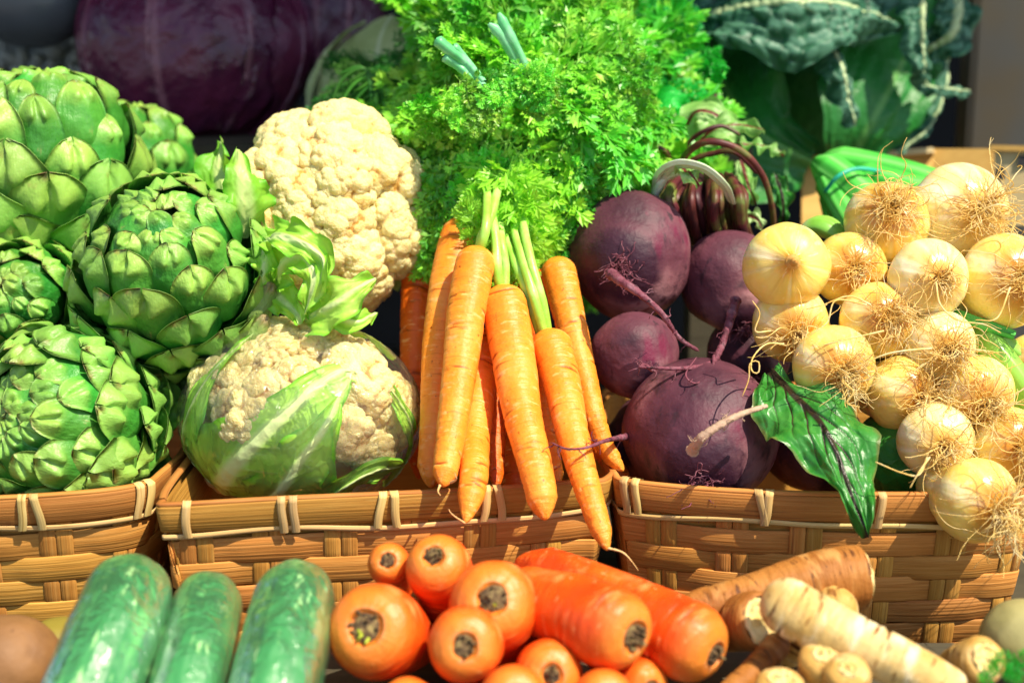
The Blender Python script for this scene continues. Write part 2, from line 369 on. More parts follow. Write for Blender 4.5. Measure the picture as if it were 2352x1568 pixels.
M['cuke'] = mat('cucumber_skin', ['#1f7434', '#2f8844', '#449a52'], 26, coord='attr', stretch=(.35, 1, 1), nd=.4, layers=[('noise', 60, '#5cae5c', .52, .70, (.18, 1, 1)), ('noise', 95, '#9ad084', .60, .68, (.45, 1, 1)), ('noise', 30, '#6cb868', .56, .72), ('attrnoise', 't', '#8ebf60', .10, -.02, 40, .1)],
                bumps=[('noise', 60, .0022), ('voro', 55, .0018), ('attr', 'st', .0012)], rough=.42, spec=.4)
def parsm(n, c, tick, pale, **k):
    return mat(n, c, 22, coord='attr', nd=.4, layers=[('noise', 34, pale, .50, .70, (2.5, .8, .8)), ('noise', 46, tick, .60, .68, (5, .9, .9)), ('noise', 130, tick, .64, .70, (3, .6, .6)), ('noise', 12, c[0], .5, .8), ('attr', 'cre', '#6e4218', .2, .9)],
               bumps=[('noise', 50, .0018, (6, .8, .8)), ('noise', 240, .0006)], rough=.6, spec=.3, **k)
M['parsnip'] = parsm('parsnip_skin', ['#b98638', '#c99f54', '#d4b272'], '#8a5a24', '#e0c48c')
M['parsnip_white'] = parsm('parsnip_skin_white', ['#c99c4c', '#d6b674', '#dcc48c'], '#8c5c26', '#ecdcb0')
M['parsnip_brown'] = parsm('parsnip_skin_brown', ['#8c521c', '#a4682a', '#b57a38'], '#633814', '#c08c4c')
M['cutface'] = mat('parsnip_cut_face', ['#d8b45e', '#e8cf88', '#f0dfa6'], 90, layers=[('noise', 50, '#8c5f2a', .6, .75)], bumps=[('noise', 120, .002)], rough=.7)
M['potato'] = mat('potato_skin', ['#7a542e', '#8c6238', '#694426'], 22, layers=[('noise', 90, '#6c4626', .66, .78), ('noise', 14, '#cf8a60', .6, .8)], bumps=[('noise', 60, .0015)], rough=.65)
M['lemonlike'] = mat('yellow_skin', ['#8f8030', '#7e7028'], 30, rough=.5)
M['radish'] = mat('white_turnip_skin', ['#97905a', '#a89f68', '#857e4c'], 16, layers=[('attr', 't', '#9fbe58', .22, .02)], rough=.4, bumps=[('noise', 60, .001)])
M['redcab'] = mat('red_cabbage_leaf', ['#3a1230', '#5a1c3c', '#702848'], 14, layers=[('attr', 'rib', '#94606e', .35, 1.1), ('noise', 9, '#2a1030', .55, .75)], bumps=[('noise', 26, .006), ('noise', 9, .02)], rough=.36, spec=.5, coat=.15, crough=.3)
M['greencab'] = mat('white_cabbage_leaf', ['#a3b06c', '#b4bf82', '#93a35c'], 12, layers=[('attr', 'rib', '#ccd4a4', .4, 1.0)], bumps=[('noise', 26, .004)], rough=.4)
M['greycab'] = mat('dark_aubergine_skin', ['#4a4e54', '#565c62'], 8, rough=.35)
M['savoy'] = mat('savoy_leaf', ['#184430', '#21543a', '#306848'], 22, layers=[('attr', 'bmp', '#4c7c62', .55, 1.0), ('attr', 'rib', '#b8ca96', .4, .95)], rough=.5, spec=.4)
M['savoy_in'] = mat('savoy_outer_leaf', ['#1a6424', '#227a2c', '#2e8c36'], 10, layers=[('attr', 'rib', '#5fa04c', .3, 1.0)], bumps=[('noise', 50, .004)], rough=.45, transl=.1)
M['bean'] = mat('pale_bean', ['#8a8d88', '#a3a69e'], 60, rough=.5)
M['kraft'] = mat('kraft_cardboard', ['#c79a4e', '#d3a95c'], 12, stretch=(1, 8, 8), rough=.8)
M['crate'] = mat('thin_crate_wood', ['#bda878', '#cbb789'], 12, stretch=(.3, 5, 5), rough=.8, bumps=[('noise', 200, .0004, (.1, 1, 1))])
M['ink'] = mat('black_ink', ['#0c0c0e'], 10, rough=.6)
M['post'] = mat('painted_post', ['#7a7468', '#8a8272'], 5, layers=[('noise', 3, '#9a7a44', .5, .8)], rough=.7)
WOODL = [('noise', 2.2, '#8a4f1c', .62, .82, (14, 3, 40))]
def canem(n, c, dk, lt, rnd=.2):
    return mat(n, c, 3.0, coord='attr', stretch=(6, 170, 7), layers=[('noise', 1.0, dk, .58, .74, (10, 420, 3)), ('noise', 1.0, lt, .62, .8, (9, 90, 5)), ('noise', 1, dk, .66, .85, (25, 60, 9))],
               bumps=[('noise', 1.0, .0009, (5, 500, 3))], rough=.6, spec=.22, rand=rnd)
M['cane'] = canem('split_bamboo', ['#ac7230', '#bd843c', '#ca944c'], '#9c6830', '#cc9c58')
M['rim'] = canem('bamboo_rim', ['#a86e2e', '#b87e3a', '#c48c46'], '#84542a', '#cc9c58')
M['tie'] = canem('pale_cane_tie', ['#c8a662', '#d4b270', '#dcc084'], '#a07a3e', '#e4cc94')
M['ground'] = mat('paving_ground', ['#6d6a64', '#7c7870'], 4, rough=.9, bumps=[('noise', 60, .003)])

# =================================================================== the place: ground, bench, wall, added awning
RIMZ = P(900, 1135, 1.06)[2]
BENCH = RIMZ-0.175
def struct(o): o['kind'] = 'structure'; return o
struct(box_obj('ground', (-60, -60, -.05), (60, 60, 0), M['ground'], bev=0))
struct(box_obj('back_wall', (-3.0, 1.62, 0), (3.0, 1.70, 3.2), M['wall'], bev=0))
# the display bench that carries everything
t = thing('display_bench', 'weathered wooden bench beneath all the baskets and loose vegetables', 'bench', (0, 0.2, 0))
box_obj('bench_top', (-1.3, -.45, BENCH-.03), (1.3, 1.3, BENCH), M['wood_dark'], t)
for x in (-1.2, 1.2):
    for y in (-.38, 1.2): box_obj('leg', (x-.035, y-.035, 0), (x+.035, y+.035, BENCH-.03), M['wood_dark'], t)
AW = dict(y0=0.07, z=2.0)  # unseen canvas added to cast shade over the background
t = thing('sunshade', 'unseen green canvas awning stretched over the stall', 'sunshade', (0, 1, AW['z']))
_z = AW['z']+.1; _e = lambda x: .05+.15*(x-.1)      # front edge slanted so that sun reaches the box on the right
V = [(-2.6, _e(-2.6) if _e(-2.6) > -.4 else -.4, _z), (2.6, _e(2.6), _z), (2.6, 1.62, _z+.30), (-2.6, 1.62, _z+.30)]; V = np.array(V+[(x, y, z+.012) for x, y, z in V])
F = [(3, 2, 1, 0), (4, 5, 6, 7), (0, 1, 5, 4), (1, 2, 6, 5), (2, 3, 7, 6), (3, 0, 4, 7)]
obj('canvas', V, F, M['sunshade'], t, smooth=False)

# =================================================================== baskets
def basket(name, label, front, back, n_rows, stake_pitch, ties, seed, stake_w=.0125, off=0.0):
    """front: picture points of the rim's front edge (left to right); back: offsets closing the rim behind"""
    rs = np.random.RandomState(seed)
    pts = [PZ(u, v, RIMZ+dz) for u, v, dz in front]
    pts = np.array(pts); ctr = pts.mean(0)+np.array([0, .16, 0])
    full = np.vstack([pts, np.array([[x, y, RIMZ] for x, y in back])])
    cl = np.vstack([full, full[:1]])
    # closed smooth loop
    nn = len(full); ext = np.vstack([full[-1:], full, full[:2]])
    loop = []
    for i in range(nn):
        a, b, c, d = ext[i], ext[i+1], ext[i+2], ext[i+3]
        for tt in np.linspace(0, 1, 24, endpoint=False):
            loop.append(.5*((2*b)+(-a+c)*tt+(2*a-5*b+4*c-d)*tt*tt+(-a+3*b-3*c+d)*tt**3))
    loop = np.array(loop)
    seg = np.linalg.norm(np.roll(loop, -1, 0)-loop, axis=1); S = np.concatenate([[0], np.cumsum(seg)]); Lt = S[-1]
    lc = np.vstack([loop, loop[:1]])
    base = np.array([ctr[0], ctr[1], BENCH])
    t = thing(name, label, 'basket', base, 'woven baskets along the stall')
    def pos(s):
        s = np.mod(s, Lt); return np.stack([np.interp(s, S, lc[:, k]) for k in range(3)], -1)
    def nrm(s):
        d = pos(np.asarray(s)+.006)-pos(np.asarray(s)-.006); n = np.stack([d[..., 1], -d[..., 0], 0*d[..., 0]], -1); return nz(n)
    def at(s, h, out):      # h metres below the rim, out metres outwards
        p = pos(s); n = nrm(s); tp = .16*h
        q = p+n*(np.asarray(out)-tp)[..., None]; q[..., 2] = q[..., 2]-h
        return q
    def ribbon(nm, s0, s1, hfun, w, outf, th, m, step=.004, closed=False, wob=.0006, lift=0):
        n = max(4, int((s1-s0)/step)); s = np.linspace(s0, s1, n)
        h = hfun(s); o = outf(s)
        ww = w*(1+.05*vnoise(np.stack([s*9, s*0+h, s*0], -1), seed))
        crv = .10*th
        sec = [(-.5, 0), (-.44, th), (0, th*1.15), (.44, th), (.5, 0), (0, -th*.3)]
        rows = [at(s, h+a*ww, o+b) for a, b in sec]
        V = np.stack(rows, 1); k = len(sec)
        F = grid_faces(n, k, True)
        su = np.repeat(s+rs.rand()*9, k); sv = np.tile([a*w for a, _ in sec], n)
        return obj(nm, V.reshape(-1, 3), F, m, t, {'su': su, 'sv': sv, 'sw': np.full(n*k, rs.rand()*50)}, True)
    npch = max(8, int(round(Lt/stake_pitch/2))*2); pitch = Lt/npch
    rowh = .0196
    # liner: inner skin so that nothing shows through the weave
    s = np.linspace(0, Lt, 160); hs = np.array([.004, .05, .10, .155, .170])
    V = np.stack([at(s, np.full_like(s, h), np.full_like(s, -.0035)) for h in hs], 1)
    obj('lining', V.reshape(-1, 3), grid_faces(160, 5), M['rim'], t, {'su': np.repeat(s, 5), 'sv': np.tile(hs, 160), 'sw': np.zeros(800)})
    bs = at(s[:-1:4], np.full(len(s[:-1:4]), .168), np.full(len(s[:-1:4]), -.002))
    obj('basket_base', bs, [tuple(range(len(bs)))], M['rim'], t, smooth=False)
    # stakes
    for k in range(npch):
        for q in range(2):
            s_ = (k+.5)*pitch+off+(q-.5)*stake_w*1.02
            c = pos(np.array([s_]))[0]
            if c[1] > ctr[1]+.02: continue
            w_ = stake_w*.97; n = 60
            h = np.linspace(.012, .170, n)
            rowi = np.floor((h-.030)/rowh); ph = (h-.030)/rowh-rowi
            side = np.where((rowi+k) % 2 == 0, 1, -1)
            wave = side*np.clip(np.sin(np.pi*np.clip(ph, 0, 1))*2.0, 0, 1)
            o = wave*.0008+.0002
            sec = [(-.5, 0), (-.42, .0009), (.42, .0009), (.5, 0)]
            V = np.stack([at(np.full(n, s_+a*w_), h, o+b) for a, b in sec], 1)
            su = np.repeat(h+rs.rand()*5, 4); sv = np.tile([a*w_ for a, _ in sec], n)
            obj('stake', V.reshape(-1, 3), grid_faces(n, 4)[:, ::-1], M['cane'], t, {'su': su, 'sv': sv, 'sw': np.full(n*4, rs.rand()*50)})
    for r in range(n_rows):
        h0 = .030+(r+.5)*rowh
        ph = rs.rand()*6
        ribbon('weaver', 0, Lt, lambda s: h0+.0011*np.sin(s*6+ph)+.0006*np.sin(s*23+ph), rowh*1.09*(1+.03*rs.randn()),
               lambda s: .0002-.0010*np.tanh(2.6*np.cos(np.pi*((s-off)/pitch-.5+r))), .0009, M['cane'])
    # a loose split running under the rim
    ribbon('lacing_strip', 0, Lt, lambda s: .0245+.0018*np.sin(s*21+seed)+.0010*np.sin(s*47), .0045, lambda s: .0030+0*s, .0009, M['tie'])
    ribbon('rim_band', 0, Lt, lambda s: .0105+.0006*np.sin(s*9+seed), .0215, lambda s: .0030+0*s, .0010, M['rim'])
    ribbon('rim_lip', 0, Lt, lambda s: -.0005+.0006*np.sin(s*15+seed), .0040, lambda s: -.0012+0*s, .0040, M['cane'])
    # ties wrapped over the rim
    for u, v, kind in ties:
        x = PZ(u, v, RIMZ); s_ = S[np.argmin(np.linalg.norm(lc-x, axis=1))]
        for sgn in ((-1, 1) if kind != 1 else (0,)):
            lean = {0: .0, 1: 0, 2: .0016, 3: -.0022}[kind]*sgn; gap = {0: .0043, 1: 0, 2: .0040, 3: .0042}[kind]*sgn
            a = np.linspace(0, 1, 14); h = -.0035+.0285*a
            hh = np.concatenate([[ .006, -.002], h]); oo = np.concatenate([[-.006, -.0055], .0052+.0012*np.sin(np.pi*a)]); oo[2] = .001
            ss = s_+gap+lean*np.concatenate([[0, 0], a*2])+.0008*np.sin(hh*150+u); ww = .0062
            sec = [(-.5, -.0003), (-.38, .0009), (.38, .0009), (.5, -.0003)]
            V = np.stack([at(ss+b*ww, hh, oo+c) for b, c in sec], 1)
            su = np.repeat(hh+rs.rand()*5, 4); sv = np.tile([b*ww for b, _ in sec], len(hh))
            obj('tie', V.reshape(-1, 3), grid_faces(len(hh), 4)[:, ::-1], M['tie'], t, {'su': su, 'sv': sv, 'sw': np.full(len(hh)*4, rs.rand()*50)})
    return t
def XY(u, v): p = PZ(u, v, RIMZ); return p[0], p[1]
mx0, my0 = XY(385, 1140); mx1, my1 = XY(1395, 1092)
basket('woven_basket', 'woven cane basket in the middle, holding wrapped cauliflower and carrots',
       [(376, 1152, 0), (392, 1160, 0), (640, 1148, 0), (900, 1136, 0), (1130, 1122, 0), (1330, 1106, 0), (1392, 1098, 0)],
       [(mx1+.006, my1+.05), (mx1+.002, my1+.28), (mx1-.04, my1+.32), (mx0+.04, my1+.32), (mx0, my1+.28), (mx0-.004, my0+.06)],
       7, .054, [(430, 1158, 1), (664, 1147, 0), (888, 1137, 2), (1130, 1120, 2)], 3, off=.008)
rx0, ry0 = XY(1418, 1085); rx1, ry1 = XY(2390, 1120)
basket('woven_basket', 'woven cane basket on the right, piled with beetroots and white onions',
       [(1414, 1088, 0), (1440, 1104, 0), (1600, 1122, 0), (1800, 1134, 0), (2000, 1138, 0), (2200, 1136, 0), (2345, 1128, 0), (2386, 1112, 0)],
       [(rx1+.004, ry1+.06), (rx1-.002, ry1+.26), (rx1-.05, ry1+.32), (rx0+.05, ry1+.32), (rx0, ry1+.27), (rx0-.006, ry0+.05)],
       7, .054, [(1450, 1108, 0), (1758, 1131, 3), (2012, 1138, 0)], 8, off=.02)
lx0, ly0 = XY(-420, 1150); lx1, ly1 = XY(372, 1085)
basket('woven_basket', 'woven cane basket on the left, filled with green artichokes',
       [(-400, 1140, 0), (-340, 1150, 0), (-150, 1150, 0), (60, 1143, 0), (230, 1130, 0), (330, 1112, 0), (366, 1088, 0)],
       [(lx1+.002, ly1+.06), (lx1-.004, ly1+.24), (lx1-.05, ly1+.28), (lx0+.05, ly1+.28), (lx0, ly1+.24), (lx0-.004, ly0+.06)],
       7, .054, [(68, 1146, 2), (334, 1116, 0)], 21, off=.036)

# =================================================================== artichokes
def bract_mesh(name, Lr, wd, p, notch, tipcurl, m, seed):
    """one fleshy scale, unit artichoke radius: x across, y towards the pole, z outwards"""
    nb, na = 22, 15
    b = np.linspace(0, 1, nb)[:, None]; a = np.linspace(-1, 1, na)[None, :]
    wv = np.where(b < .5, .78+.22*np.sin(b/.5*math.pi/2), 1)*(1-np.clip((b-.5)/.5, 0, 1)**p*.999)**.5*wd/2
    x = a*wv
    yl = b*Lr
    tipz = np.clip((b-.65)/.35, 0, 1)
    yl = yl-notch*np.exp(-(a/.32)**2)*tipz**2*1.2
    kz = 1.0
    y = np.sin(yl*kz)/kz; z = (np.cos(yl*kz)-1)/kz
    z = z-.5*x*x*1.1
    z = z+tipcurl*tipz**1.6
    z = z+.15*np.exp(-((np.abs(a)-.42)/.30)**2)*np.exp(-((b-.86)/.12)**2)-.05*np.exp(-(a/.25)**2)*tipz+.05*np.exp(-(a/.5)**2)*np.sin(b*math.pi)
    z = z+.03*np.sin(b*math.pi)*(1-a*a)
    P0 = np.stack([x+0*b, y+0*a, z], -1)
    P0 = P0+.034*np.stack([vnoise(P0*3.1, seed), vnoise(P0*3.3, seed+1), vnoise(P0*4.5, seed+2)], -1)
    th = (.13*np.sqrt(np.clip(1-a*a, 0, 1))*np.sqrt(np.clip(1-b**7, 0, 1))*(1-.25*b)+.004)[..., None]*np.array([0, 0, 1])
    # edges serrated and a bit dry
    Fr = P0+th*.5; Bk = P0-th*.5
    V = np.concatenate([Fr.reshape(-1, 3), Bk.reshape(-1, 3)])
    n = nb*na; f = grid_faces(nb, na)[:, ::-1].tolist(); g = grid_faces(nb, na, off=n).tolist()
    e = [i for i in range(na)]; 
    side = []
    for i in range(nb-1):
        side.append([i*na, (i+1)*na, n+(i+1)*na, n+i*na]); j = na-1; side.append([i*na+j, n+i*na+j, n+(i+1)*na+j, (i+1)*na+j])
    for j in range(na-1):
        k = (nb-1)*na; side.append([k+j, k+j+1, n+k+j+1, n+k+j])
    tt = np.tile((b+0*a+.06*np.abs(a)**4).reshape(-1), 2)
    me = mesh(name, V, f+g+side, {'t': tt}, True, m); me['arc'] = Lr; return me
BR = {}
def bracts(key, m):
    if key in BR: return BR[key]
    L = []
    for i, (Lr, wd, p, no, tc) in enumerate([(1.0, .80, 1.9, .16, .02), (1.0, .74, 1.6, .12, .05), (.90, .66, 1.7, .14, -.04), (.90, .74, 2.1, .18, .03), (.85, .56, 1.5, .10, -.05)]):
        if key == 'point': p *= .72; no *= .8; tc *= .5; Lr *= 1.05
        L.append(bract_mesh('bract', Lr, wd, p, no, tc, m, i*5+hash(key) % 7 if False else i*5+len(key)))
    BR[key] = L; return L
def artichoke(label, u, v, d, rpx, elong, axis, N, key, m, seed, flare=1.0, open_=0.0, tmax=2.75, sz=1.0):
    rs = np.random.RandomState(seed)
    c = P(u, v, d); R = rpx*PX(d); ax = D(*axis)
    t = thing('artichoke', label, 'artichoke', c-ax*R*elong*.9, 'green artichokes in the left basket')
    e1 = nz(np.cross(ax, D(.3, .9, .2))); e2 = np.cross(ax, e1)
    ms = bracts(key, m)
    # core
    s, r = ellipse_prof(R*elong*.76, 24); core = Path([c+ax*R*elong*.76, c-ax*R*elong*.8])
    V, F, A = lathe(core, s, r*R*.74, 24); obj('heart', V, F, M['art_core'], t)
    mb = MB(); tube(mb, [c-ax*R*elong*.8, c-ax*R*elong*1.15], R*.22, R*.2, 12, 6); mb.build('stem', m, t)
    for i in range(N):
        q = (i+.5)/N
        th = .03+(tmax-.03)*q**1.02+rs.randn()*.02             # the tip's polar angle
        ph = i*2.39996+rs.randn()*.07
        k = min(1, .50+.52*(th/1.1)) if th < 1.1 else 1.0
        k *= sz
        me = ms[0 if i % 3 == 0 else 1 if i % 3 == 1 else 3] if th > .9 else ms[[2, 4, 2, 3][i % 4]]
        Lr = me['arc']*k
        tb = min(th+Lr, 3.05)
        rho = lambda a: np.array([math.sin(a)*R, math.cos(a)*R*elong])
        pb = rho(tb); pt = rho(th)
        er = e1*math.cos(ph)+e2*math.sin(ph)
        base = c+er*pb[0]*.84+ax*pb[1]*.84
        tip = c+er*pt[0]*1.0+ax*pt[1]*1.0
        nb_ = nz(er*math.sin(tb)/1.0+ax*math.cos(tb)/elong)
        nm = nz(er*math.sin((tb+th)/2)+ax*math.cos((tb+th)/2)/elong)
        yd = nz(tip-base); 
        # mesh chord points from base; rotate so chord matches, then lift the tip outwards
        half = Lr/k*.5*k if k > 0 else 0
        zc = nz(nm-np.dot(nm, yd)*yd); 
        chord_tilt = .5*me['arc']
        fl = (.05+.09*rs.rand()+open_*max(0, math.sin(th))**2*.8)*flare-.30*(1-min(1, th/.6))
        ang = chord_tilt*1.0+fl
        y2 = yd*math.cos(ang)+zc*math.sin(ang); z2 = zc*math.cos(ang)-yd*math.sin(ang)
        x2 = np.cross(y2, z2)
        rl = rs.randn()*.12
        x3 = x2*math.cos(rl)+z2*math.sin(rl); z3 = z2*math.cos(rl)-x2*math.sin(rl)
        sc = R*k*(1+.06*rs.randn())
        inst('bract', me, frame(base, x3, y2, z3, sc), t)
    return t
artichoke('large pointed green artichoke at the upper left, standing tall beside the frame edge', 95, 380, 1.27, 205, 1.12, (.10, 1, .30), 70, 'point', M['bract'], 1, 1.0, .1, 2.5, 1.2)
artichoke('browned artichoke half hidden behind the tall pointed one', 300, 400, 1.42, 145, 1.2, (.12, 1, .25), 64, 'point', M['bract_brown'], 2, .9, 0, 2.75, 1.2)
AC = artichoke('round artichoke facing forward in the centre of the artichoke pile, scales spreading open', 392, 625, 1.16, 192, 1.15, (.05, .62, .78), 96, 'round', M['bract'], 3, 1.0, .22, 2.75, 1.12)
for u, v, d, dr, L, wd in [(632, 610, 1.17, (.30, .9, .2), 125, .5), (612, 690, 1.13, (.45, .85, .2), 120, .42), (596, 765, 1.12, (.50, .8, .25), 120, .40)]:
    y = D(*dr); z = D(.45, -.1, .8); z = nz(z-np.dot(z, y)*y); x = np.cross(y, z); s_ = L*PX(d)
    inst('bract', bracts('point', M['bract'])[1] if d < 1.10 else bracts('brown', M['bract_brown'])[1], frame(P(u, v, d)-y*s_*.5, x*wd*1.25, y, z*.45, s_), AC)['label'] = 'long yellowing outer scale' if d >= 1.1 else 'outer scale with curled tip'
artichoke('small shaded artichoke squeezed in at the left edge below the tall one', 52, 690, 1.20, 124, 1.0, (-.1, .3, .9), 70, 'round', M['bract_shaded'], 4, .9, .1, 2.75, 1.15)
artichoke('bottom artichoke resting on the left basket rim with tightly closed pale scales', 140, 975, 1.12, 200, .92, (-.50, .16, .85), 112, 'round', M['bract'], 5, .7, .06, 2.75, 1.02)

# =================================================================== leaves
def interp_list(xs, b): return np.interp(b, np.linspace(0, 1, len(xs)), xs)
def leaf(name, mid, wl, wr, m, parent, face=None, cup=0.0, ruffle=.004, freq=8, vein=.0015, nveins=6, slope=.9, seed=0, nb=64, na=36, jag=.08, proj=None, ribw=.012, ribh=.003, sidev=.55, base=None, bmp=0, fold=0):
    """a leaf blade along a midrib; wl, wr are half widths (m) at even steps from base to tip"""
    path = Path(mid, n=80)
    b = np.linspace(0, 1, nb); a = np.linspace(-1, 1, na)
    p, t, _, _ = path.at(b*path.L)
    face = B_ if face is None else face
    sd = nz(np.cross(t, face)); nm = nz(np.cross(sd, t))
    BB, AA = np.meshgrid(b, a, indexing='ij')
    W = np.where(AA < 0, interp_list(wl, BB), interp_list(wr, BB))
    edge = 1+jag*vnoise(np.stack([BB*freq*2.5, np.sign(AA)*3+0*BB, 0*BB], -1), seed)+jag*.6*vnoise(np.stack([BB*freq*9, np.sign(AA)*5, 0*BB], -1), seed+2)
    X = AA*W*edge
    # veins
    rib = np.exp(-(np.abs(X)/(ribw*(1-.75*BB)+.0006))**2)
    q = (BB-np.abs(AA)*slope*.35)*nveins+.15*np.sign(AA)+.12*vnoise(np.stack([BB*5, AA*3, 0*BB], -1), seed+9)
    fr = np.abs(q-np.round(q)); sv = np.exp(-(fr/.085)**2)*sidev*np.clip(1.15-np.abs(AA), 0, 1)
    veins = np.maximum(rib, sv)
    Z = cup*AA**2*W+fold*np.abs(AA)*W+ruffle*np.abs(AA)**2.2*np.sin(BB*freq*2*math.pi+seed+np.sign(AA))*1.0+ruffle*.8*fbm(np.stack([BB*freq*.8, AA*2.5, 0*BB+seed], -1), seed, 3)
    Z = Z+ribh*rib*(1-.6*BB)+vein*sv-vein*.7*(1-veins)*0
    V = p[:, None, :]+sd[:, None, :]*X[..., None]+nm[:, None, :]*Z[..., None]
    if proj is not None:
        ell, k = proj
        q_ = ell.loc(V); rr = np.linalg.norm(q_, axis=-1, keepdims=True)
        tgt = ell.wor(q_/rr*k); nn = ell.nrm(tgt)
        V = tgt+nn*Z[..., None]
    bm_ = np.zeros_like(Z)
    if bmp:
        pr = np.random.RandomState(seed); S2 = np.stack([BB*path.L, X], -1).reshape(-1, 2)
        k = int(bmp); sx = np.stack([pr.rand(k)*path.L, (pr.rand(k)*2-1)*max(max(wl), max(wr))], -1)
        dd = np.full(len(S2), 9.)
        for c_ in range(0, k, 200): dd = np.minimum(dd, np.linalg.norm(S2[:, None]-sx[None, c_:c_+200], axis=-1).min(1))
        cell = math.sqrt(path.L*2*max(wl)/k); bm_ = np.sqrt(np.clip(1-(dd/(cell*.75))**2, 0, 1)).reshape(Z.shape)
        V = V+nm[:, None, :]*(bm_*cell*.55)[..., None]
    F = grid_faces(nb, na)
    A = {'rib': veins, 'edge': np.abs(AA), 't': BB, 'bmp': bm_}
    o = obj(name, V.reshape(-1, 3), F, m, parent, A, True, base)
    return o

# =================================================================== cauliflowers
def ico(sub):
    bm = bmesh.new(); bmesh.ops.create_icosphere(bm, subdivisions=sub, radius=1)
    V = np.array([v.co[:] for v in bm.verts]); F = [[v.index for v in f.verts] for f in bm.faces]; bm.free(); return nz(V), F
ICO6 = ico(6)
def fib(n, jit=0, rs=RS):
    i = np.arange(n)+.5; z = 1-2*i/n; ph = i*2.39996; s = np.sqrt(1-z*z)
    p = np.stack([s*np.cos(ph), s*np.sin(ph), z], -1)
    return nz(p+jit*rs.randn(n, 3)/math.sqrt(n))
def bumps(V, n, seed, over=1.25, jit=1.0):
    rs = np.random.RandomState(seed); S = fib(n, jit, rs); md = np.full(len(V), -1.)
    for k in range(0, n, 256): md = np.maximum(md, (V @ S[k:k+256].T).max(1))
    an = np.arccos(np.clip(md, -1, 1)); ra = over*math.sqrt(4/n)
    return np.sqrt(np.clip(1-(an/ra)**2, 0, 1))
FL = []
for k in range(4):
    V, F = ICO6
    h = 1+.24*bumps(V, 26+4*k, k+40, 1.15)+.085*bumps(V, 190, k+50, 1.15)+.030*bumps(V, 1100, k+60, 1.15, .6)
    h = h/1.3
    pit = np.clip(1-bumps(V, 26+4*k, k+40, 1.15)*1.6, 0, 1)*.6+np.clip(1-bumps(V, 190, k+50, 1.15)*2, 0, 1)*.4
    FL.append(mesh('floret', V*h[:, None], F, {'pit': pit}, True, M['curd']))
def curds(t, e, n, rel, seed, keep=lambda q: True, inner=.80):
    rs = np.random.RandomState(seed)
    V, F = ico(5); obj('curd_core', e.wor(V*(inner-.04)), F, M['curd_core'], t)
    for q in fib(n, 1.1, rs):
        if q[2] < -.25 or not keep(q): continue
        p = e.wor(q*inner); nm = e.nrm(p[None])[0]
        x = nz(np.cross(nm, rs.randn(3))); y = np.cross(nm, x)
        s = e.r.mean()*rel*(1+.20*rs.randn())
        Mx = frame(p, x, y, nm*.86, s)
        inst('floret', FL[rs.randint(4)], Mx, t)
e1 = Ell(758, 500, 1.25, 228, 222, 205)
t = thing('cauliflower', 'bare creamy cauliflower sitting on top, between artichokes and carrot greens', 'cauliflower', e1.wor([0, -1, 0]), 'cauliflowers')
curds(t, e1, 72, .35, 5)
def sl(pts, d): return [P(u, v, d+(pt[0] if pt else 0)) for u, v, *pt in pts]
k1 = PX(1.2)
leaf('leaf', sl([(560, 520, .0), (520, 440, .0), (500, 380, .01), (512, 325, .02)], 1.22), [40*k1, 60*k1, 50*k1, 12*k1], [30*k1, 55*k1, 50*k1, 8*k1], M['cleaf'], t, face=D(-.4, .2, .9), cup=.4, ruffle=.006, freq=3, seed=1)
leaf('leaf', sl([(560, 540, 0), (565, 470, -.02), (555, 400, -.02), (545, 350, 0)], 1.16), [40*k1, 46*k1, 40*k1, 6*k1], [60*k1, 75*k1, 50*k1, 5*k1], M['cleaf'], t, face=D(.5, .1, .9), cup=-.3, ruffle=.005, freq=3, seed=2)
for pts, wl, wr, fc, sd_ in [([(610, 560, .02), (640, 545, -.01), (700, 565, -.02), (742, 600, -.02), (738, 650, -.015)], [30, 40, 44, 34, 5], [20, 30, 34, 26, 5], (0, .4, .9), 3),
    ([(640, 650, .03), (660, 600, .0), (700, 590, -.015), (720, 640, -.02), (700, 720, -.01)], [30, 44, 50, 36, 5], [30, 40, 46, 30, 5], (-.1, .3, .9), 4),
    ([(700, 745, .03), (760, 705, -.01), (815, 665, -.015), (862, 640, 0)], [26, 48, 46, 6], [30, 56, 44, 6], (.1, .3, .9), 5),
    ([(700, 700, .04), (760, 730, .01), (820, 742, .0), (862, 722, .02)], [24, 34, 30, 5], [30, 40, 26, 5], (.1, .5, .9), 6),
    ([(600, 640, .04), (640, 680, .02), (680, 720, .0), (690, 745, .0)], [30, 44, 40, 5], [30, 40, 30, 5], (-.1, .2, .9), 14),
    ([(590, 560, .03), (610, 600, .01), (600, 660, .01)], [20, 30, 5], [24, 34, 5], (-.2, .2, .9), 15)]:
    leaf('leaf', sl(pts, 1.12), [q*k1 for q in wl], [q*k1 for q in wr], M['cleaf_pale'], t, face=D(*fc), cup=.25, ruffle=.006, freq=4, seed=sd_, nveins=5, ribw=.005)
leaf('leaf', sl([(900, 660, .06), (960, 560, .05), (975, 450, .06), (900, 330, .09), (800, 262, .10)], 1.24), [40*k1, 46*k1, 40*k1, 30*k1, 4*k1], [10*k1, 14*k1, 14*k1, 12*k1, 4*k1], M['cleaf'], t, face=D(.7, .1, .6), ruffle=.003, freq=4, seed=7)

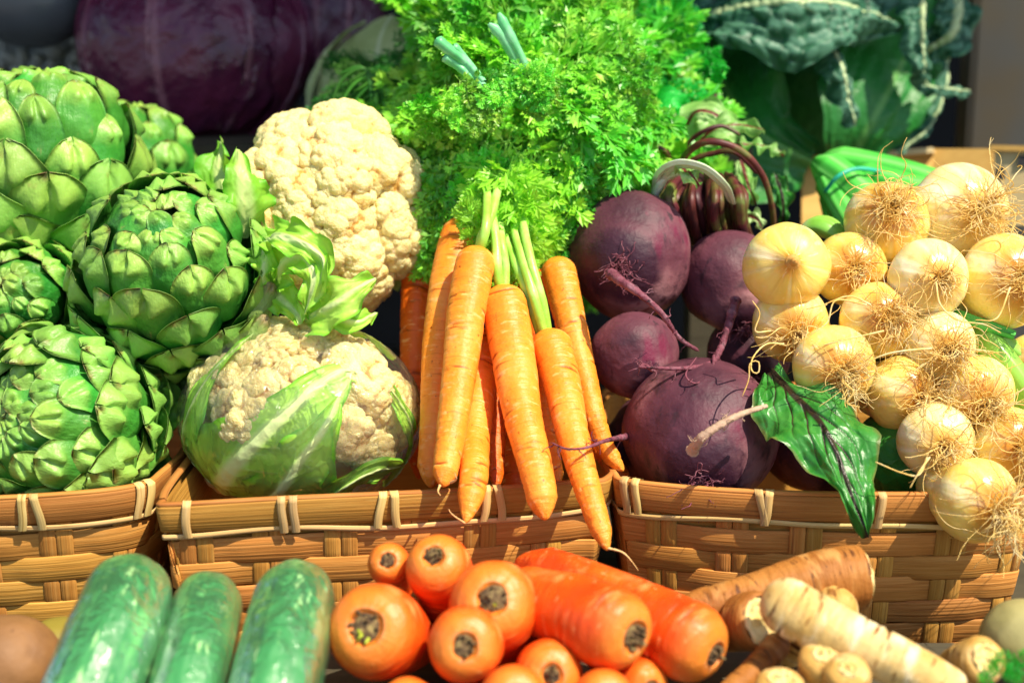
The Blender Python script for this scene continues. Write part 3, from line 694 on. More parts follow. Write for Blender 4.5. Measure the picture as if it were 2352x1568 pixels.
e2 = Ell(692, 955, 1.155, 262, 208, 230)
t = thing('cauliflower', 'leafy cauliflower sealed in clear wrap at the front of the middle basket', 'cauliflower', e2.wor([0, -1, 0]), 'cauliflowers')
def pix(X):
    q = np.asarray(X)-CAM; d = q @ F_; return 1176+(q @ R_)/d/W1*UW, 784-(q @ U_)/d/W1*UW
def inpoly(x, y, P_):
    c = False
    for (x0, y0), (x1, y1) in zip(P_, P_[1:]+P_[:1]):
        if (y0 > y) != (y1 > y) and x < (x1-x0)*(y-y0)/(y1-y0)+x0: c = not c
    return c
COVER = [(440, 1170), (450, 1080), (560, 1010), (650, 950), (730, 890), (780, 925), (775, 980), (790, 1050), (860, 1080), (920, 1170)]
curds(t, e2, 96, .26, 15, lambda q: q[1] > -.8 and not (q[2] > 0 and (inpoly(*pix(e2.wor(q)), COVER) or inpoly(*pix(e2.wor(q)), [(380, 1200), (380, 900), (470, 870), (520, 960), (560, 1020), (560, 1200)]))), inner=.815)
def hl(pts, k=1.03): return [e2.hit(u, v, k) for u, v in pts]
kk = PX(1.08)
def wleaf(pts, wl, wr, k, **kw): leaf('leaf', hl(pts, 1.0), [q*kk for q in wl], [q*kk for q in wr], M['cleaf_pale'], t, proj=(e2, k), **kw)
wleaf([(470, 1160), (530, 1080), (600, 1005), (670, 940), (740, 880), (800, 855), (850, 900)], [170, 170, 110, 66, 45, 30, 5], [150, 270, 310, 270, 100, 50, 5], 1.035, ruffle=.003, freq=3, seed=8, ribw=.010, ribh=.004, nb=110, na=70, jag=.05, nveins=7, slope=1.2)
wleaf([(600, 1170), (680, 1070), (740, 985), (776, 915)], [50, 70, 60, 5], [120, 120, 80, 5], 1.050, ruffle=.003, freq=3, seed=9, ribw=.008, nb=80, na=50)
wleaf([(925, 1150), (935, 1020), (905, 920), (850, 850)], [50, 60, 52, 6], [60, 60, 50, 6], 1.04, ruffle=.003, freq=3, seed=10, ribw=.004, nveins=8)
wleaf([(690, 1180), (770, 1120), (850, 1075), (915, 1060)], [60, 60, 45, 6], [80, 90, 70, 6], 1.058, ruffle=.004, freq=3, seed=12, ribw=.004)
wleaf([(450, 1150), (425, 1040), (450, 930), (520, 830), (600, 770)], [60, 80, 70, 40, 4], [110, 120, 80, 40, 4], 1.03, ruffle=.003, freq=3, seed=11, ribw=.005)
wleaf([(640, 745), (720, 735), (820, 770), (900, 830)], [10, 14, 14, 5], [16, 20, 20, 5], 1.03, ruffle=.003, freq=3, seed=13, ribw=.003)
V, F = ICO6
dsp = .012*fbm(V*np.array([5, 2.2, 3]), 5, 3)-.016*np.exp(-(np.abs(fbm(V*np.array([4, 1.6, 3]), 9, 2))/.06)**2)+.006*fbm(V*np.array([22, 5, 12]), 12, 2)
o = obj('food_wrap', e2.wor(V*(1.07+dsp)[:, None]), F, M['film'], t)

# =================================================================== long carrots
def carrot_prof(L, R, e=.5, n=150, sh=.9, tipk=2.2, pw=1.15):
    f = .5-.5*np.cos(np.linspace(0, math.pi, n)); s = f*L
    r = 1-(1-e)*f**pw
    x = np.clip(s/(sh*R), 0, 1); r = r*np.sqrt(1-(1-x)**2)
    y = np.clip((L-s)/(tipk*R*e), 0, 1); r = r*y**.55
    return s, r*R
def creases(rs, L, R, n, dep=.0011, wid=.0011):
    cs = [(rs.rand()*L*.93+L*.03, rs.rand()*6.28, .5+rs.rand()*1.1, .4+rs.rand()) for _ in range(n)]
    sd = rs.randint(999)
    def f(V, S, TH):
        o = np.zeros_like(S); 
        for s0, th0, wth, am in cs:
            da = np.abs((TH-th0+np.pi) % (2*np.pi)-np.pi)
            o += am*np.exp(-((S-s0-.0015*np.sin(TH*2+s0*99))/wid)**2)*np.clip(1-da/wth, 0, 1)**.6
        f.mask = np.clip(o, 0, 1)
        low = .035*R*fbm(np.stack([S*24, np.cos(TH), np.sin(TH)], -1), sd, 2)+.0005*fbm(np.stack([S*230, np.cos(TH)*1.6, np.sin(TH)*1.6], -1), sd+3, 2)
        return low-dep*np.clip(o, 0, 1.3)
    return f
def carrot(label, pts, w, e=.5, m='carrot', hair=None, seed=0, group='long carrots of the bunch', tipk=2.2, ncr=26, stalks=0, pw=1.15):
    rs = np.random.RandomState(seed+100)
    ctrl = [P(*p) for p in pts]; path = Path(ctrl, n=140)
    R = w/2*PX(pts[0][2])
    t = thing('carrot', label, 'carrot', ctrl[-1], group)
    s, r = carrot_prof(path.L, R, e, tipk=tipk, pw=pw)
    dsp = creases(rs, path.L, R, ncr)
    V, F, A = lathe(path, s, r, 44, dsp); A['cre'] = dsp.mask
    obj('root', V, F, M[m], t, A)
    if hair:
        mb = MB()
        for h in hair: tube(mb, [P(*q) for q in h], .0011, .0003, 5, 18, rough=.12)
        mb.build('root_hair', M['rootlet'], t)
    if stalks:
        top = ctrl[0]
        for st in stalks:
            mb = MB(); tube(mb, [P(*q) for q in st], .0042, .0024, 8, 20); mb.build('stalk', M['stem'], t)
    return t
carrot('long carrot at the back left of the bunch, its shoulder in the greens', [(1068, 512, 1.21), (1035, 640, 1.175), (1012, 800, 1.15), (1000, 980, 1.12), (990, 1120, 1.10)], 98, .62, 'carrot', seed=1, pw=1.0, tipk=1.5)
carrot('front left carrot of the bunch with a blunt root-haired tip', [(1098, 572, 1.15), (1074, 700, 1.125), (1056, 850, 1.10), (1036, 1000, 1.07), (1018, 1118, 1.045)], 92, .56, 'carrot', [[(1010, 1115, 1.043), (1006, 1128, 1.035), (1012, 1138, 1.03)], [(1035, 1108, 1.04), (1048, 1100, 1.032), (1044, 1085, 1.03)]], 2, pw=1.6, tipk=1.3,
       stalks=[[(1100, 578, 1.15), (1108, 540, 1.15), (1130, 490, 1.16), (1150, 400, 1.20), (1165, 330, 1.32)], [(1096, 578, 1.152), (1112, 545, 1.14), (1118, 500, 1.15), (1120, 440, 1.18), (1130, 360, 1.30)]])
carrot('central carrot hanging over the middle basket rim, broadest of the bunch', [(1153, 662, 1.145), (1176, 800, 1.115), (1200, 950, 1.08), (1234, 1090, 1.048), (1254, 1194, 1.03)], 106, .56, 'carrot', seed=3, pw=1.5, tipk=1.5,
       stalks=[[(1150, 668, 1.145), (1142, 620, 1.14), (1140, 560, 1.15), (1130, 470, 1.18), (1140, 380, 1.32)], [(1158, 668, 1.145), (1160, 610, 1.15), (1150, 540, 1.16), (1150, 440, 1.30)]])
carrot('carrot whose long tip hangs lowest over the gap between baskets', [(1256, 765, 1.14), (1290, 880, 1.11), (1318, 1010, 1.075), (1352, 1130, 1.045), (1396, 1264, 1.02)], 100, .40, 'carrot', [[(1396, 1258, 1.02), (1430, 1268, 1.018), (1452, 1290, 1.018), (1466, 1310, 1.02)]], 4, pw=1.1,
       stalks=[[(1250, 772, 1.14), (1232, 700, 1.13), (1208, 620, 1.14), (1180, 520, 1.18), (1170, 430, 1.32)], [(1258, 770, 1.142), (1245, 690, 1.135), (1222, 610, 1.14), (1200, 500, 1.18), (1200, 410, 1.32)], [(1244, 772, 1.142), (1220, 700, 1.14), (1196, 630, 1.145), (1160, 540, 1.18), (1150, 440, 1.32)]])
carrot('right-hand carrot of the bunch, slim and curving down beside the beetroots', [(1276, 598, 1.20), (1306, 720, 1.17), (1338, 850, 1.145), (1366, 960, 1.125), (1392, 1030, 1.12), (1432, 1082, 1.115)], 84, .40, 'carrot', seed=5)
carrot('carrot with a brown crusty tip hanging below the basket rim', [(1110, 760, 1.16), (1100, 880, 1.13), (1090, 1000, 1.095), (1088, 1100, 1.055), (1070, 1200, 1.03)], 78, .62, 'carrot', [[(1066, 1200, 1.03), (1048, 1188, 1.022), (1036, 1178, 1.02), (1030, 1168, 1.02)]], 6, pw=2.2, tipk=2.6)
carrot('shaded carrot tip tucked deep between the front left and central carrots', [(1150, 800, 1.19), (1142, 950, 1.165), (1138, 1040, 1.15), (1140, 1120, 1.13)], 66, .5, 'carrot_shaded', seed=7)
carrot('narrow carrot peeping out between the central carrot and the lowest one', [(1212, 780, 1.19), (1240, 920, 1.15), (1266, 1030, 1.12), (1282, 1118, 1.10)], 62, .5, 'carrot', seed=8)
carrot('shaded carrot behind the pale stalks, with only its top showing', [(1206, 610, 1.22), (1220, 700, 1.20), (1236, 820, 1.18), (1250, 930, 1.16)], 72, .5, 'carrot_shaded', seed=9)
carrot('dim carrot at the far left of the bunch beside the upper cauliflower', [(966, 585, 1.26), (958, 700, 1.24), (952, 820, 1.22), (948, 960, 1.20)], 84, .6, 'carrot_shaded', seed=10)
carrot('lowest hidden carrot lying behind the wrapped cauliflower edge', [(1010, 700, 1.27), (980, 850, 1.24), (965, 980, 1.22), (962, 1100, 1.20)], 80, .6, 'carrot_shaded', seed=12)
carrot('short dark carrot end showing behind the central carrot just above the rim', [(1160, 900, 1.23), (1172, 1000, 1.20), (1180, 1080, 1.17), (1186, 1150, 1.15)], 80, .6, 'carrot_shaded', seed=13)
carrot('shadowed carrot lying beneath the beetroots beside the basket rim', [(1330, 900, 1.22), (1360, 990, 1.19), (1400, 1060, 1.17), (1450, 1120, 1.15)], 60, .6, 'carrot_shaded', seed=14)

# =================================================================== feathery greens
def frond_mesh(name, seed, m, npair=8, plen=.36, lw=.030, ll=.20, droop=.5, sub=3, tri=True):
    rs = np.random.RandomState(seed); V = []; F = []; A = []
    def kite(p, d, n, L, w):
        x = np.cross(d, n); i = len(V)
        V.extend([p, p+d*L*.52-x*w+n*w*.5, p+d*L, p+d*L*.52+x*w+n*w*.5]); F.append((i, i+1, i+2, i+3)); A.extend([0, 0, 0, 0])
    def leafl(p, d, n, L):
        kite(p, d, n, L, L*.13*(.8+.5*rs.rand()))
        if tri:
            x = np.cross(d, n)
            for sg in (-1, 1):
                for q, k in ((.30, .62), (.55, .45)):
                    kite(p+d*L*q, nz(d*.75+x*sg*.65+n*rs.randn()*.15), n, L*k, L*k*.22)
    def stalk(p0, p1, n, w):
        d = nz(p1-p0); x = np.cross(d, n); i = len(V)
        for p, ww in ((p0, w), (p1, w*.6)): V.extend([p-x*ww, p+n*ww*.9, p+x*ww])
        F.extend([(i, i+1, i+4, i+3), (i+1, i+2, i+5, i+4), (i+2, i, i+3, i+5)]); A.extend([1]*6)
    def rach(y): 
        return np.array([.05*math.sin(y*3+seed), y*(1-.12*y*droop), -.42*droop*y*y])
    ys = np.linspace(0, 1, 14)
    for a, b in zip(ys[:-1], ys[1:]): stalk(rach(a), rach(b), np.array([0, 0, 1.]), .011*(1.1-a))
    for j in range(npair):
        y = .18+.80*(j/(npair-1))**.9; p = rach(y); d0 = nz(rach(y+.02)-p); n0 = nz(np.cross(np.array([1., 0, 0]), d0))
        pl = plen*(1-(j/(npair-.2)))**.65*(.8+.35*rs.rand())*(1 if j else .75)+.05
        for sg in (-1, 1):
            x = np.cross(d0, n0)*sg; an = math.radians(52+8*rs.randn())
            d = nz(d0*math.cos(an)+x*math.sin(an)+n0*(.15+.25*rs.randn()))
            n = nz(n0-np.dot(n0, d)*d); cur = p.copy(); ns = max(2, int(round(sub*pl/plen))+1)
            for k in range(ns):
                nx = cur+d*pl/ns; stalk(cur, nx, n, .0055)
                xx = np.cross(d, n)
                L = ll*(1-.45*k/ns)*(.75+.5*rs.rand())
                for s2 in (-1, 1): leafl(cur+d*pl/ns*.6, nz(d*.75+xx*s2*.75+n*rs.randn()*.3), nz(n+.45*rs.randn(3)), L)
                d = nz(d+n*(-.16)+.12*rs.randn(3)+d0*.1); n = nz(n-np.dot(n, d)*d); cur = nx
            leafl(cur, d, n, ll*.9)
    leafl(rach(1.0), np.array([0, .95, -.3]), np.array([0, .3, .95]), ll*1.1)
    V = np.array(V); V = V+.006*rs.randn(*V.shape)
    return mesh(name, V, F, {'stemy': A, 't': V[:, 1]}, False, m)
FR = {k: [frond_mesh('frond', 30+i+z, M[k], **kw) for i in range(n)] for z, (k, n, kw) in enumerate([
    ('frond', 6, dict()), ('frond_dark', 3, dict(ll=.065, plen=.34, npair=11)), ('frond_herb', 4, dict(ll=.12, plen=.36, npair=7, sub=3)), ('frond_lime', 3, dict(ll=.30, plen=.34, npair=4, sub=1))])}
FR['frond_long'] = [frond_mesh('frond', 80+i, M['frond'], npair=8, plen=.24, ll=.15, droop=.6, sub=2) for i in range(3)]
def place_fronds(t, key, items, rs):
    for (u, v, d, dr, L, nm) in items:
        y = D(*dr); p = P(u, v, d); n = D(*nm)+.22*rs.randn(3); z = nz(n-np.dot(n, y)*y); x = np.cross(y, z)
        s = L*PX(d)
        inst('frond', FR[key][rs.randint(len(FR[key]))], frame(p-y*s*.5, x, y, z, s), t)
def mound(n, cu, cv, ru, rv, d0, dep, L, rs, up=.1, out=.95, layers=(0, .05), keep=None, ang=(0, 6.283), droop=.35, wind=0):
    it = []
    while len(it) < n:
        x, y = rs.uniform(-1, 1, 2)
        if x*x+y*y > 1: continue
        u, v = cu+ru*x, cv+rv*y
        if keep and not keep(u, v): continue
        r = math.sqrt(x*x+y*y); d = d0-dep*math.sqrt(1-r*r*.98)+rs.uniform(*layers)
        a = x*out+wind+rs.randn()*.17; b = -y*out-droop+rs.randn()*.17
        it.append((u, v, d, (a, b, .30+.25*rs.randn()), L*(.7+.6*rs.rand()), (x*.5+.2, .35-y*.35, .8)))
    return it
rs = np.random.RandomState(5)
t = thing('carrot_greens', 'bright feathery heap of carrot tops above the long carrots, with cut pale stalk ends', 'carrot greens', P(1150, 560, 1.30))
inside = lambda u, v: v > -20 and not (u > 1380 and v > 440) and not (u < 1070 and v < 190) and not (u < 975) and not (u < 1100 and v > 400) and not (u > 1500 and v > 330) and not (u < 1000 and v > 560) and not (1080 < u < 1290 and v > 420 and rs.rand() < .8)
place_fronds(t, 'frond', mound(78, 1220, 290, 265, 265, 1.42, .12, 290, rs, layers=(-.01, .06), keep=inside), rs)
place_fronds(t, 'frond', mound(26, 1225, 240, 230, 180, 1.33, .10, 280, rs, keep=inside, layers=(-.02, .02)), rs)
place_fronds(t, 'frond', [(985+rs.rand()*60, 420+rs.rand()*150, 1.34+rs.rand()*.06, (-.2+.3*rs.randn(), -.9, .2), 150, (0, .3, .9)) for _ in range(16)], rs)
place_fronds(t, 'frond', [(1250+rs.rand()*130, 430+rs.rand()*140, 1.29+rs.rand()*.08, (.2+.3*rs.randn(), -.95, .25), 160, (0, .3, .9)) for _ in range(14)], rs)
# bright young sprigs at the necks of the carrots
place_fronds(t, 'frond_lime', [(1140+38*rs.randn(), 500+50*rs.randn(), 1.155+.07*rs.rand(), (.7*rs.randn(), -.3+.9*rs.randn(), .35+.3*rs.randn()), 120, (.4*rs.randn(), .2, .95)) for _ in range(13)], rs)
place_fronds(t, 'frond_lime', [(1110+150*rs.rand(), 430+60*rs.rand(), 1.18+.06*rs.rand(), (.4*rs.randn(), -.9, .35), 200, (0, .2, .95)) for _ in range(9)], rs)
place_fronds(t, 'frond_long', [(975+370*(q/33), 455+70*rs.rand()-(90 if 1080 < 975+370*(q/33) < 1230 else 0), 1.20+.08*rs.rand(), (.16*rs.randn()+(q/33-.5)*.5, -.95, .25), 230, (0, .3, .9)) for q in range(34)], rs)
place_fronds(t, 'frond', [(u_+18*rs.randn(), v_+14*rs.randn(), 1.155+.02*rs.rand(), (.6*rs.randn(), .5*rs.randn()-.3, .35), 110, (0, .3, .9)) for u_, v_ in [(1100, 195), (1120, 225), (1085, 215), (1220, 170), (1240, 200), (1210, 205), (1130, 190), (1195, 180)] for _ in (0, 1)], rs)
place_fronds(t, 'frond_lime', [(1150+36*rs.randn(), 600+26*rs.randn(), 1.165+.02*rs.rand(), (.6*rs.randn(), .2*rs.randn()-.5, .35), 70, (0, .2, .95)) for _ in range(7)], rs)
for pts, r in [([(1110, 200, 1.16), (1075, 150, 1.175), (1035, 118, 1.165), (1000, 90, 1.16)], .0042), ([(1112, 190, 1.16), (1070, 140, 1.175), (1040, 105, 1.165)], .0035), ([(1108, 205, 1.16), (1062, 160, 1.175), (1018, 130, 1.165)], .0035),
               ([(1245, 250, 1.34), (1222, 190, 1.22), (1195, 130, 1.20), (1170, 80, 1.19), (1145, 30, 1.185)], .0038), ([(1240, 250, 1.34), (1216, 192, 1.22), (1180, 130, 1.2), (1150, 80, 1.19), (1122, 55, 1.185)], .0040), ([(1250, 250, 1.34), (1226, 195, 1.222), (1200, 140, 1.20), (1166, 62, 1.19)], .0030)]:
    mb = MB(); tube(mb, [P(*q) for q in pts], r*.8, r*1.2, 10, 30, rough=.03); mb.build('cut_stalk', M['cutstem'], t)
for pts in [[(1150, 560, 1.18), (1150, 420, 1.22), (1200, 300, 1.24), (1290, 180, 1.26)],
            [(1290, 240, 1.24), (1240, 160, 1.23), (1195, 130, 1.22)]]:
    mb = MB(); tube(mb, [P(*q) for q in pts], .0028, .0016, 7, 26); mb.build('stalk', M['stem'], t)
place_fronds(t, 'frond_long', [(1000+400*(q/29), 395+80*rs.rand()+(60 if 1080 < 1000+400*(q/29) < 1150 else 0), 1.22+.07*rs.rand(), (.18*rs.randn()+(q/29-.5)*.9, -.95, .35), 240, (0, .3, .9)) for q in range(30)], rs)
place_fronds(t, 'frond_long', [(1020+420*rs.rand(), 150+200*rs.rand(), 1.22+.05*rs.rand(), (.5*rs.randn(), .6*rs.randn()-.3, .35), 220, (0, .4, .9)) for q in range(36)], rs)
t = thing('fern_bunch', 'darker fine feathery herb bunch drooping beside the upper cauliflower', 'herb bunch', P(840, 470, 1.42))
place_fronds(t, 'frond_dark', mound(110, 900, 270, 135, 190, 1.46, .08, 150, rs, keep=lambda u, v: v > 90+(.45*abs(u-950)) and u > 775, droop=.7), rs)
place_fronds(t, 'frond_dark', [(960+40*rs.randn(), 540+40*rs.randn(), 1.36+.06*rs.rand(), (.3*rs.randn(), -.9, .2), 140, (0, .2, .9)) for _ in range(14)], rs)
place_fronds(t, 'frond_dark', [(800+70*rs.rand(), 120+40*rs.rand(), 1.50, (-.6+.3*rs.randn(), .1, .2), 120, (0, .5, .9)) for _ in range(5)], rs)
for k in range(9):
    x0 = 890+k*9; mb = MB(); tube(mb, [P(x0, 430, 1.40), P(x0-30, 280, 1.38), P(x0-50-10*k % 3, 160+6*k, 1.38), P(x0-110, 170+10*k, 1.38), P(x0-150, 260+8*k, 1.38)][:5 if k % 2 else 4], .0026, .0014, 6, 28); mb.build('stalk', M['frond_dark'], t)
t = thing('herb_bunch', 'vivid green herb bunch with broader leaves behind the beet stems', 'herb bunch', P(1480, 300, 1.45))
place_fronds(t, 'frond_herb', mound(70, 1470, 190, 125, 150, 1.46, .10, 130, rs, droop=.2), rs)
place_fronds(t, 'frond_herb', mound(40, 1330, 40, 200, 70, 1.50, .05, 150, rs, droop=-.2), rs)
place_fronds(t, 'frond_herb', [(1470+60*rs.rand(), 30+30*rs.rand(), 1.45, (.9, -.1+.2*rs.randn(), .2), 150, (0, .6, .8)) for _ in range(6)], rs)
place_fronds(t, 'frond_herb', [(1560+60*rs.rand(), 250+60*rs.rand(), 1.42, (.5, -.6+.4*rs.randn(), .2), 90, (0, .5, .8)) for _ in range(8)], rs)

# =================================================================== beetroots
def hairs(mb, c, n, L, r, rs, dirs, curl=.5, ell=None, steps=12, grav=.1, rad=.02):
    for _ in range(n):
        p = c+rad*rs.randn(3)*.5; d = nz(np.array(dirs)+.9*rs.randn(3)); pts = [p]
        for k in range(steps):
            d = nz(d+curl*rs.randn(3)+np.array([0, 0, -grav])); p = p+d*L/steps*(.6+.8*rs.rand())
            if ell is not None:
                q = p-ell[0]; rr = np.linalg.norm(q)
                if rr < ell[1]: p = ell[0]+q/rr*ell[1]
            pts.append(p)
        path = Path(pts, n=steps*2); s = np.linspace(0, path.L, steps*2)
        V, F, A = lathe(path, s, np.linspace(r, r*.45, steps*2)*(1+.15*rs.randn(steps*2)), 4); mb.add(V, F, A)
def beet(label, u, v, d, ru, taild, elong=.9, tails=(), pale=False, seed=0, tuft=40, tip=.35):
    rs = np.random.RandomState(seed); c = P(u, v, d); R = ru*PX(d); a = D(*taild)
    t = thing('beetroot', label, 'beetroot', c-np.array([0, 0, R*.9]), 'beetroots in the right basket')
    L = 2*R*elong
    n = 90; x = np.linspace(0, 1, n); s = L*(.5-.5*np.cos(math.pi*x))
    q = s/L; r = R*np.sqrt(np.clip(1-(2*q-1)**2, 0, 1))*(1+.05*np.sin(q*3))
    s2 = s+np.clip((q-.82)/.18, 0, 1)**2*R*tip; r = r+np.clip((q-.80)/.2, 0, 1)**1.2*R*.10
    path = Path([c-a*L*.5, c+a*(L*.5)])
    sd = seed*7
    dsp = lambda V, S, TH: R*(.10*fbm((V-c)/R*.8, sd, 2)+.010*fbm((V-c)/R*5, sd+3, 3))
    V, F, A = lathe(path, s2, r, 72, dsp); A['t'] = A['t']
    obj('root', V, F, M['beet'], t, A)
    tipc = c+a*(L*.5+R*tip*.8)
    mb = MB(); hairs(mb, tipc, tuft, R*.45, .0006, rs, a*.5+U_*.2, .5, None, 8, .05, R*.15); mb.build('rootlets', M['beetroot'], t)['kind'] = 'stuff'
    for tl in tails:
        pts, r0, r1, m = tl
        mb = MB(); P3 = [P(*q) for q in pts]; tube(mb, P3, r0, r1, 9, 60, rough=.08, pw=.6)
        pp = catmull(P3, 40)
        for k in range(int(14 if r0 > .002 else 3)):
            b = pp[rs.randint(4, 38)]; hairs(mb, b, 1, .012, .0005, rs, rs.randn(3), .5, None, 6, .1, .0005)
        mb.build('tail', M[m], t)
    return t
beet('large pale topped beetroot at the upper left of the beetroots, tail curling to the right', 1445, 588, 1.235, 140, (-.18, -.25, .95), .92,
     [([(1402, 628, 1.135), (1425, 645, 1.12), (1470, 675, 1.11), (1520, 720, 1.12), (1560, 775, 1.13), (1605, 806, 1.135)], .0048, .0014, 'beetroot')], seed=2, tuft=70, tip=.1)
beet('beetroot half hidden behind the tipped white onion, its tail pointing down', 1672, 640, 1.25, 108, (.15, -.75, .55), 1.0,
     [([(1690, 690, 1.175), (1672, 750, 1.15), (1655, 800, 1.14), (1630, 835, 1.13), (1560, 846, 1.11), (1465, 842, 1.10)], .0052, .0010, 'beetroot'),
      ([(1640, 815, 1.13), (1634, 850, 1.12), (1600, 880, 1.10), (1575, 860, 1.10), (1600, 820, 1.12)], .0014, .0005, 'beetroot')], seed=3, tuft=40, tip=.3)
beet('small beetroot in the middle of the pile with a magenta scuffed crown', 1458, 812, 1.185, 98, (.25, -.55, .5), 1.0, [([(1500, 850, 1.12), (1480, 838, 1.11), (1468, 842, 1.10)], .0022, .001, 'beetroot')], seed=4, tuft=45, tip=.1)
beet('biggest beetroot lying at the front on the basket rim', 1612, 990, 1.145, 168, (-.10, -.50, .80), 1.08,
     [([(1590, 1035, 1.035), (1612, 1005, 1.02), (1660, 972, 1.02), (1710, 948, 1.03), (1762, 932, 1.05)], .0048, .0016, 'beetpale')], seed=5, tuft=60, tip=.12)
beet('dark beetroot deep in the pile behind the dangling tails', 1720, 815, 1.27, 92, (0, -.4, .8), 1.0, [], seed=6, tuft=10, tip=.2)
beet('beetroot at the bottom left of the pile whose thin tail lies across a carrot', 1510, 1010, 1.25, 110, (-.8, -.2, .4), 1.0,
     [([(1470, 1000, 1.16), (1430, 1004, 1.12), (1390, 1012, 1.075), (1345, 1028, 1.045), (1300, 1030, 1.04), (1266, 1016, 1.045)], .0042, .0006, 'beetroot')], seed=9, tuft=10)
beet('shadowed beetroot under the leaf, between the big beetroot and the onions', 1860, 1010, 1.24, 115, (.3, -.5, .6), 1.0, [], seed=7, tuft=5)
# stalks and leaves
t = thing('beet_stalk_bunch', 'arching dark red beet stalks with pale crumpled leaves behind the beetroots', 'beet tops', P(1620, 520, 1.30))
def bstalk(pts, r0, r1, m='beetstem'):
    mb = MB(); tube(mb, [P(*q) for q in pts], r0, r1, 12, 40, rough=.015); return mb.build('stalk', M[m], t)
bstalk([(1555, 400, 1.30), (1580, 350, 1.27), (1630, 325, 1.25), (1700, 345, 1.25), (1750, 400, 1.26), (1772, 470, 1.28), (1778, 530, 1.30)], .0034, .0026)
bstalk([(1560, 420, 1.30), (1590, 370, 1.29), (1640, 352, 1.28), (1690, 350, 1.27), (1742, 400, 1.28)], .0028, .0022)
bstalk([(1545, 400, 1.32), (1580, 330, 1.31), (1620, 300, 1.30), (1660, 290, 1.30), (1700, 310, 1.30)], .0024, .0018)
bstalk([(1430, 400, 1.32), (1440, 355, 1.30), (1480, 332, 1.30), (1530, 350, 1.31), (1545, 390, 1.32)], .003, .0026)
bstalk([(1590, 260, 1.36), (1600, 240, 1.36), (1640, 210, 1.36), (1666, 165, 1.37)], .0022, .0016, 'frond_herb')
bstalk([(1640, 215, 1.37), (1638, 260, 1.37), (1650, 300, 1.38)], .0030, .0026)
path = Path([P(*q) for q in [(1508, 440, 1.25), (1525, 395, 1.215), (1565, 376, 1.20), (1620, 388, 1.195), (1662, 425, 1.20), (1680, 465, 1.23)]], n=60); s_ = np.linspace(0, path.L, 60)
V, F, A = lathe(path, s_, .0075*np.sin(np.linspace(.35, 2.9, 60))**.4, 40, lambda V, S, TH: -.0058*np.abs(np.cos(TH))**1.0+.0005*np.cos(TH*9)+.0006*vnoise(V*90, 3)); obj('stalk', V, F, M['beetstemg'], t, A)
if 0: bstalk([(1512, 420, 1.245), (1530, 392, 1.22), (1570, 378, 1.21), (1620, 392, 1.20), (1660, 425, 1.21), (1675, 460, 1.23)], .0048, .0032, 'beetstemg')
bstalk([(1500, 460, 1.25), (1520, 415, 1.23), (1560, 395, 1.22)], .0042, .003, 'beetstemg')
for k in range(18):
    x = 1528+k*11; dd = 1.27-.02*math.sin(k*1.3)
    bstalk([(x*.7+1610*.3, 400+6*(k % 3), dd+.02), (x-6, 450, dd-.02), (x+8*math.sin(k), 500, dd-.015), (x+10, 560, dd+.01)], .0034+.0010*math.sin(k*2), .0042)
def bleaf(mid, wl, wr, face, m='beetleaf2', **k):
    kx = PX(1.3); return leaf('leaf', sl(mid, 0), [q*kx for q in wl], [q*kx for q in wr], M[m], t, face=D(*face), **k)
bleaf([(1600, 330, 1.33), (1640, 300, 1.32), (1700, 290, 1.32), (1755, 300, 1.31)], [25, 40, 30, 4], [20, 45, 35, 4], (.1, .6, .8), ruffle=.006, freq=3, seed=31, ribw=.003, ribh=.001)
bleaf([(1570, 300, 1.35), (1600, 260, 1.34), (1650, 270, 1.33), (1700, 330, 1.33)], [30, 46, 40, 4], [30, 40, 30, 4], (-.1, .4, .9), ruffle=.006, freq=3, seed=32, ribw=.003, ribh=.001)
bleaf([(1700, 330, 1.34), (1750, 335, 1.34), (1800, 360, 1.34)], [16, 26, 4], [16, 22, 4], (.1, .9, .6), ruffle=.006, freq=3, seed=33, ribw=.002, ribh=.001)
bleaf([(1560, 380, 1.225), (1585, 400, 1.20), (1605, 430, 1.195)], [14, 26, 5], [12, 30, 5], (.1, .4, .9), m='beetleaf2', ruffle=.006, freq=3, seed=34, ribw=.002, ribh=.001)
bleaf([(1640, 190, 1.37), (1655, 165, 1.36), (1668, 158, 1.35)], [12, 26, 6], [10, 20, 4], (.1, .2, .9), m='frond_herb', ruffle=.004, freq=3, seed=35, ribw=.002, ribh=.001)
bleaf([(1700, 370, 1.33), (1720, 430, 1.31), (1735, 470, 1.31)], [14, 24, 4], [14, 22, 4], (.1, .2, .9), ruffle=.006, freq=3, seed=36, ribw=.002, ribh=.001)
bleaf([(1780, 400, 1.34), (1796, 450, 1.33), (1800, 520, 1.33)], [14, 24, 4], [14, 16, 4], (.1, .2, .9), m='beetleaf', ruffle=.006, freq=3, seed=37, ribw=.002, ribh=.001)
bleaf([(1700, 490, 1.28), (1735, 500, 1.27), (1750, 530, 1.27)], [12, 20, 4], [12, 20, 4], (.1, .4, .9), ruffle=.005, freq=3, seed=38, ribw=.002, ribh=.001)
bleaf([(1540, 330, 1.36), (1520, 280, 1.35), (1545, 230, 1.35), (1590, 215, 1.35)], [24, 40, 40, 4], [24, 40, 34, 4], (-.1, .4, .9), m='frond_herb', ruffle=.007, freq=3, seed=39, ribw=.002, ribh=.001)
bleaf([(1480, 470, 1.27), (1440, 440, 1.26), (1420, 400, 1.27)], [14, 24, 4], [14, 30, 4], (-.1, .4, .9), ruffle=.005, freq=3, seed=40, ribw=.002, ribh=.001)
kx = PX(1.03)
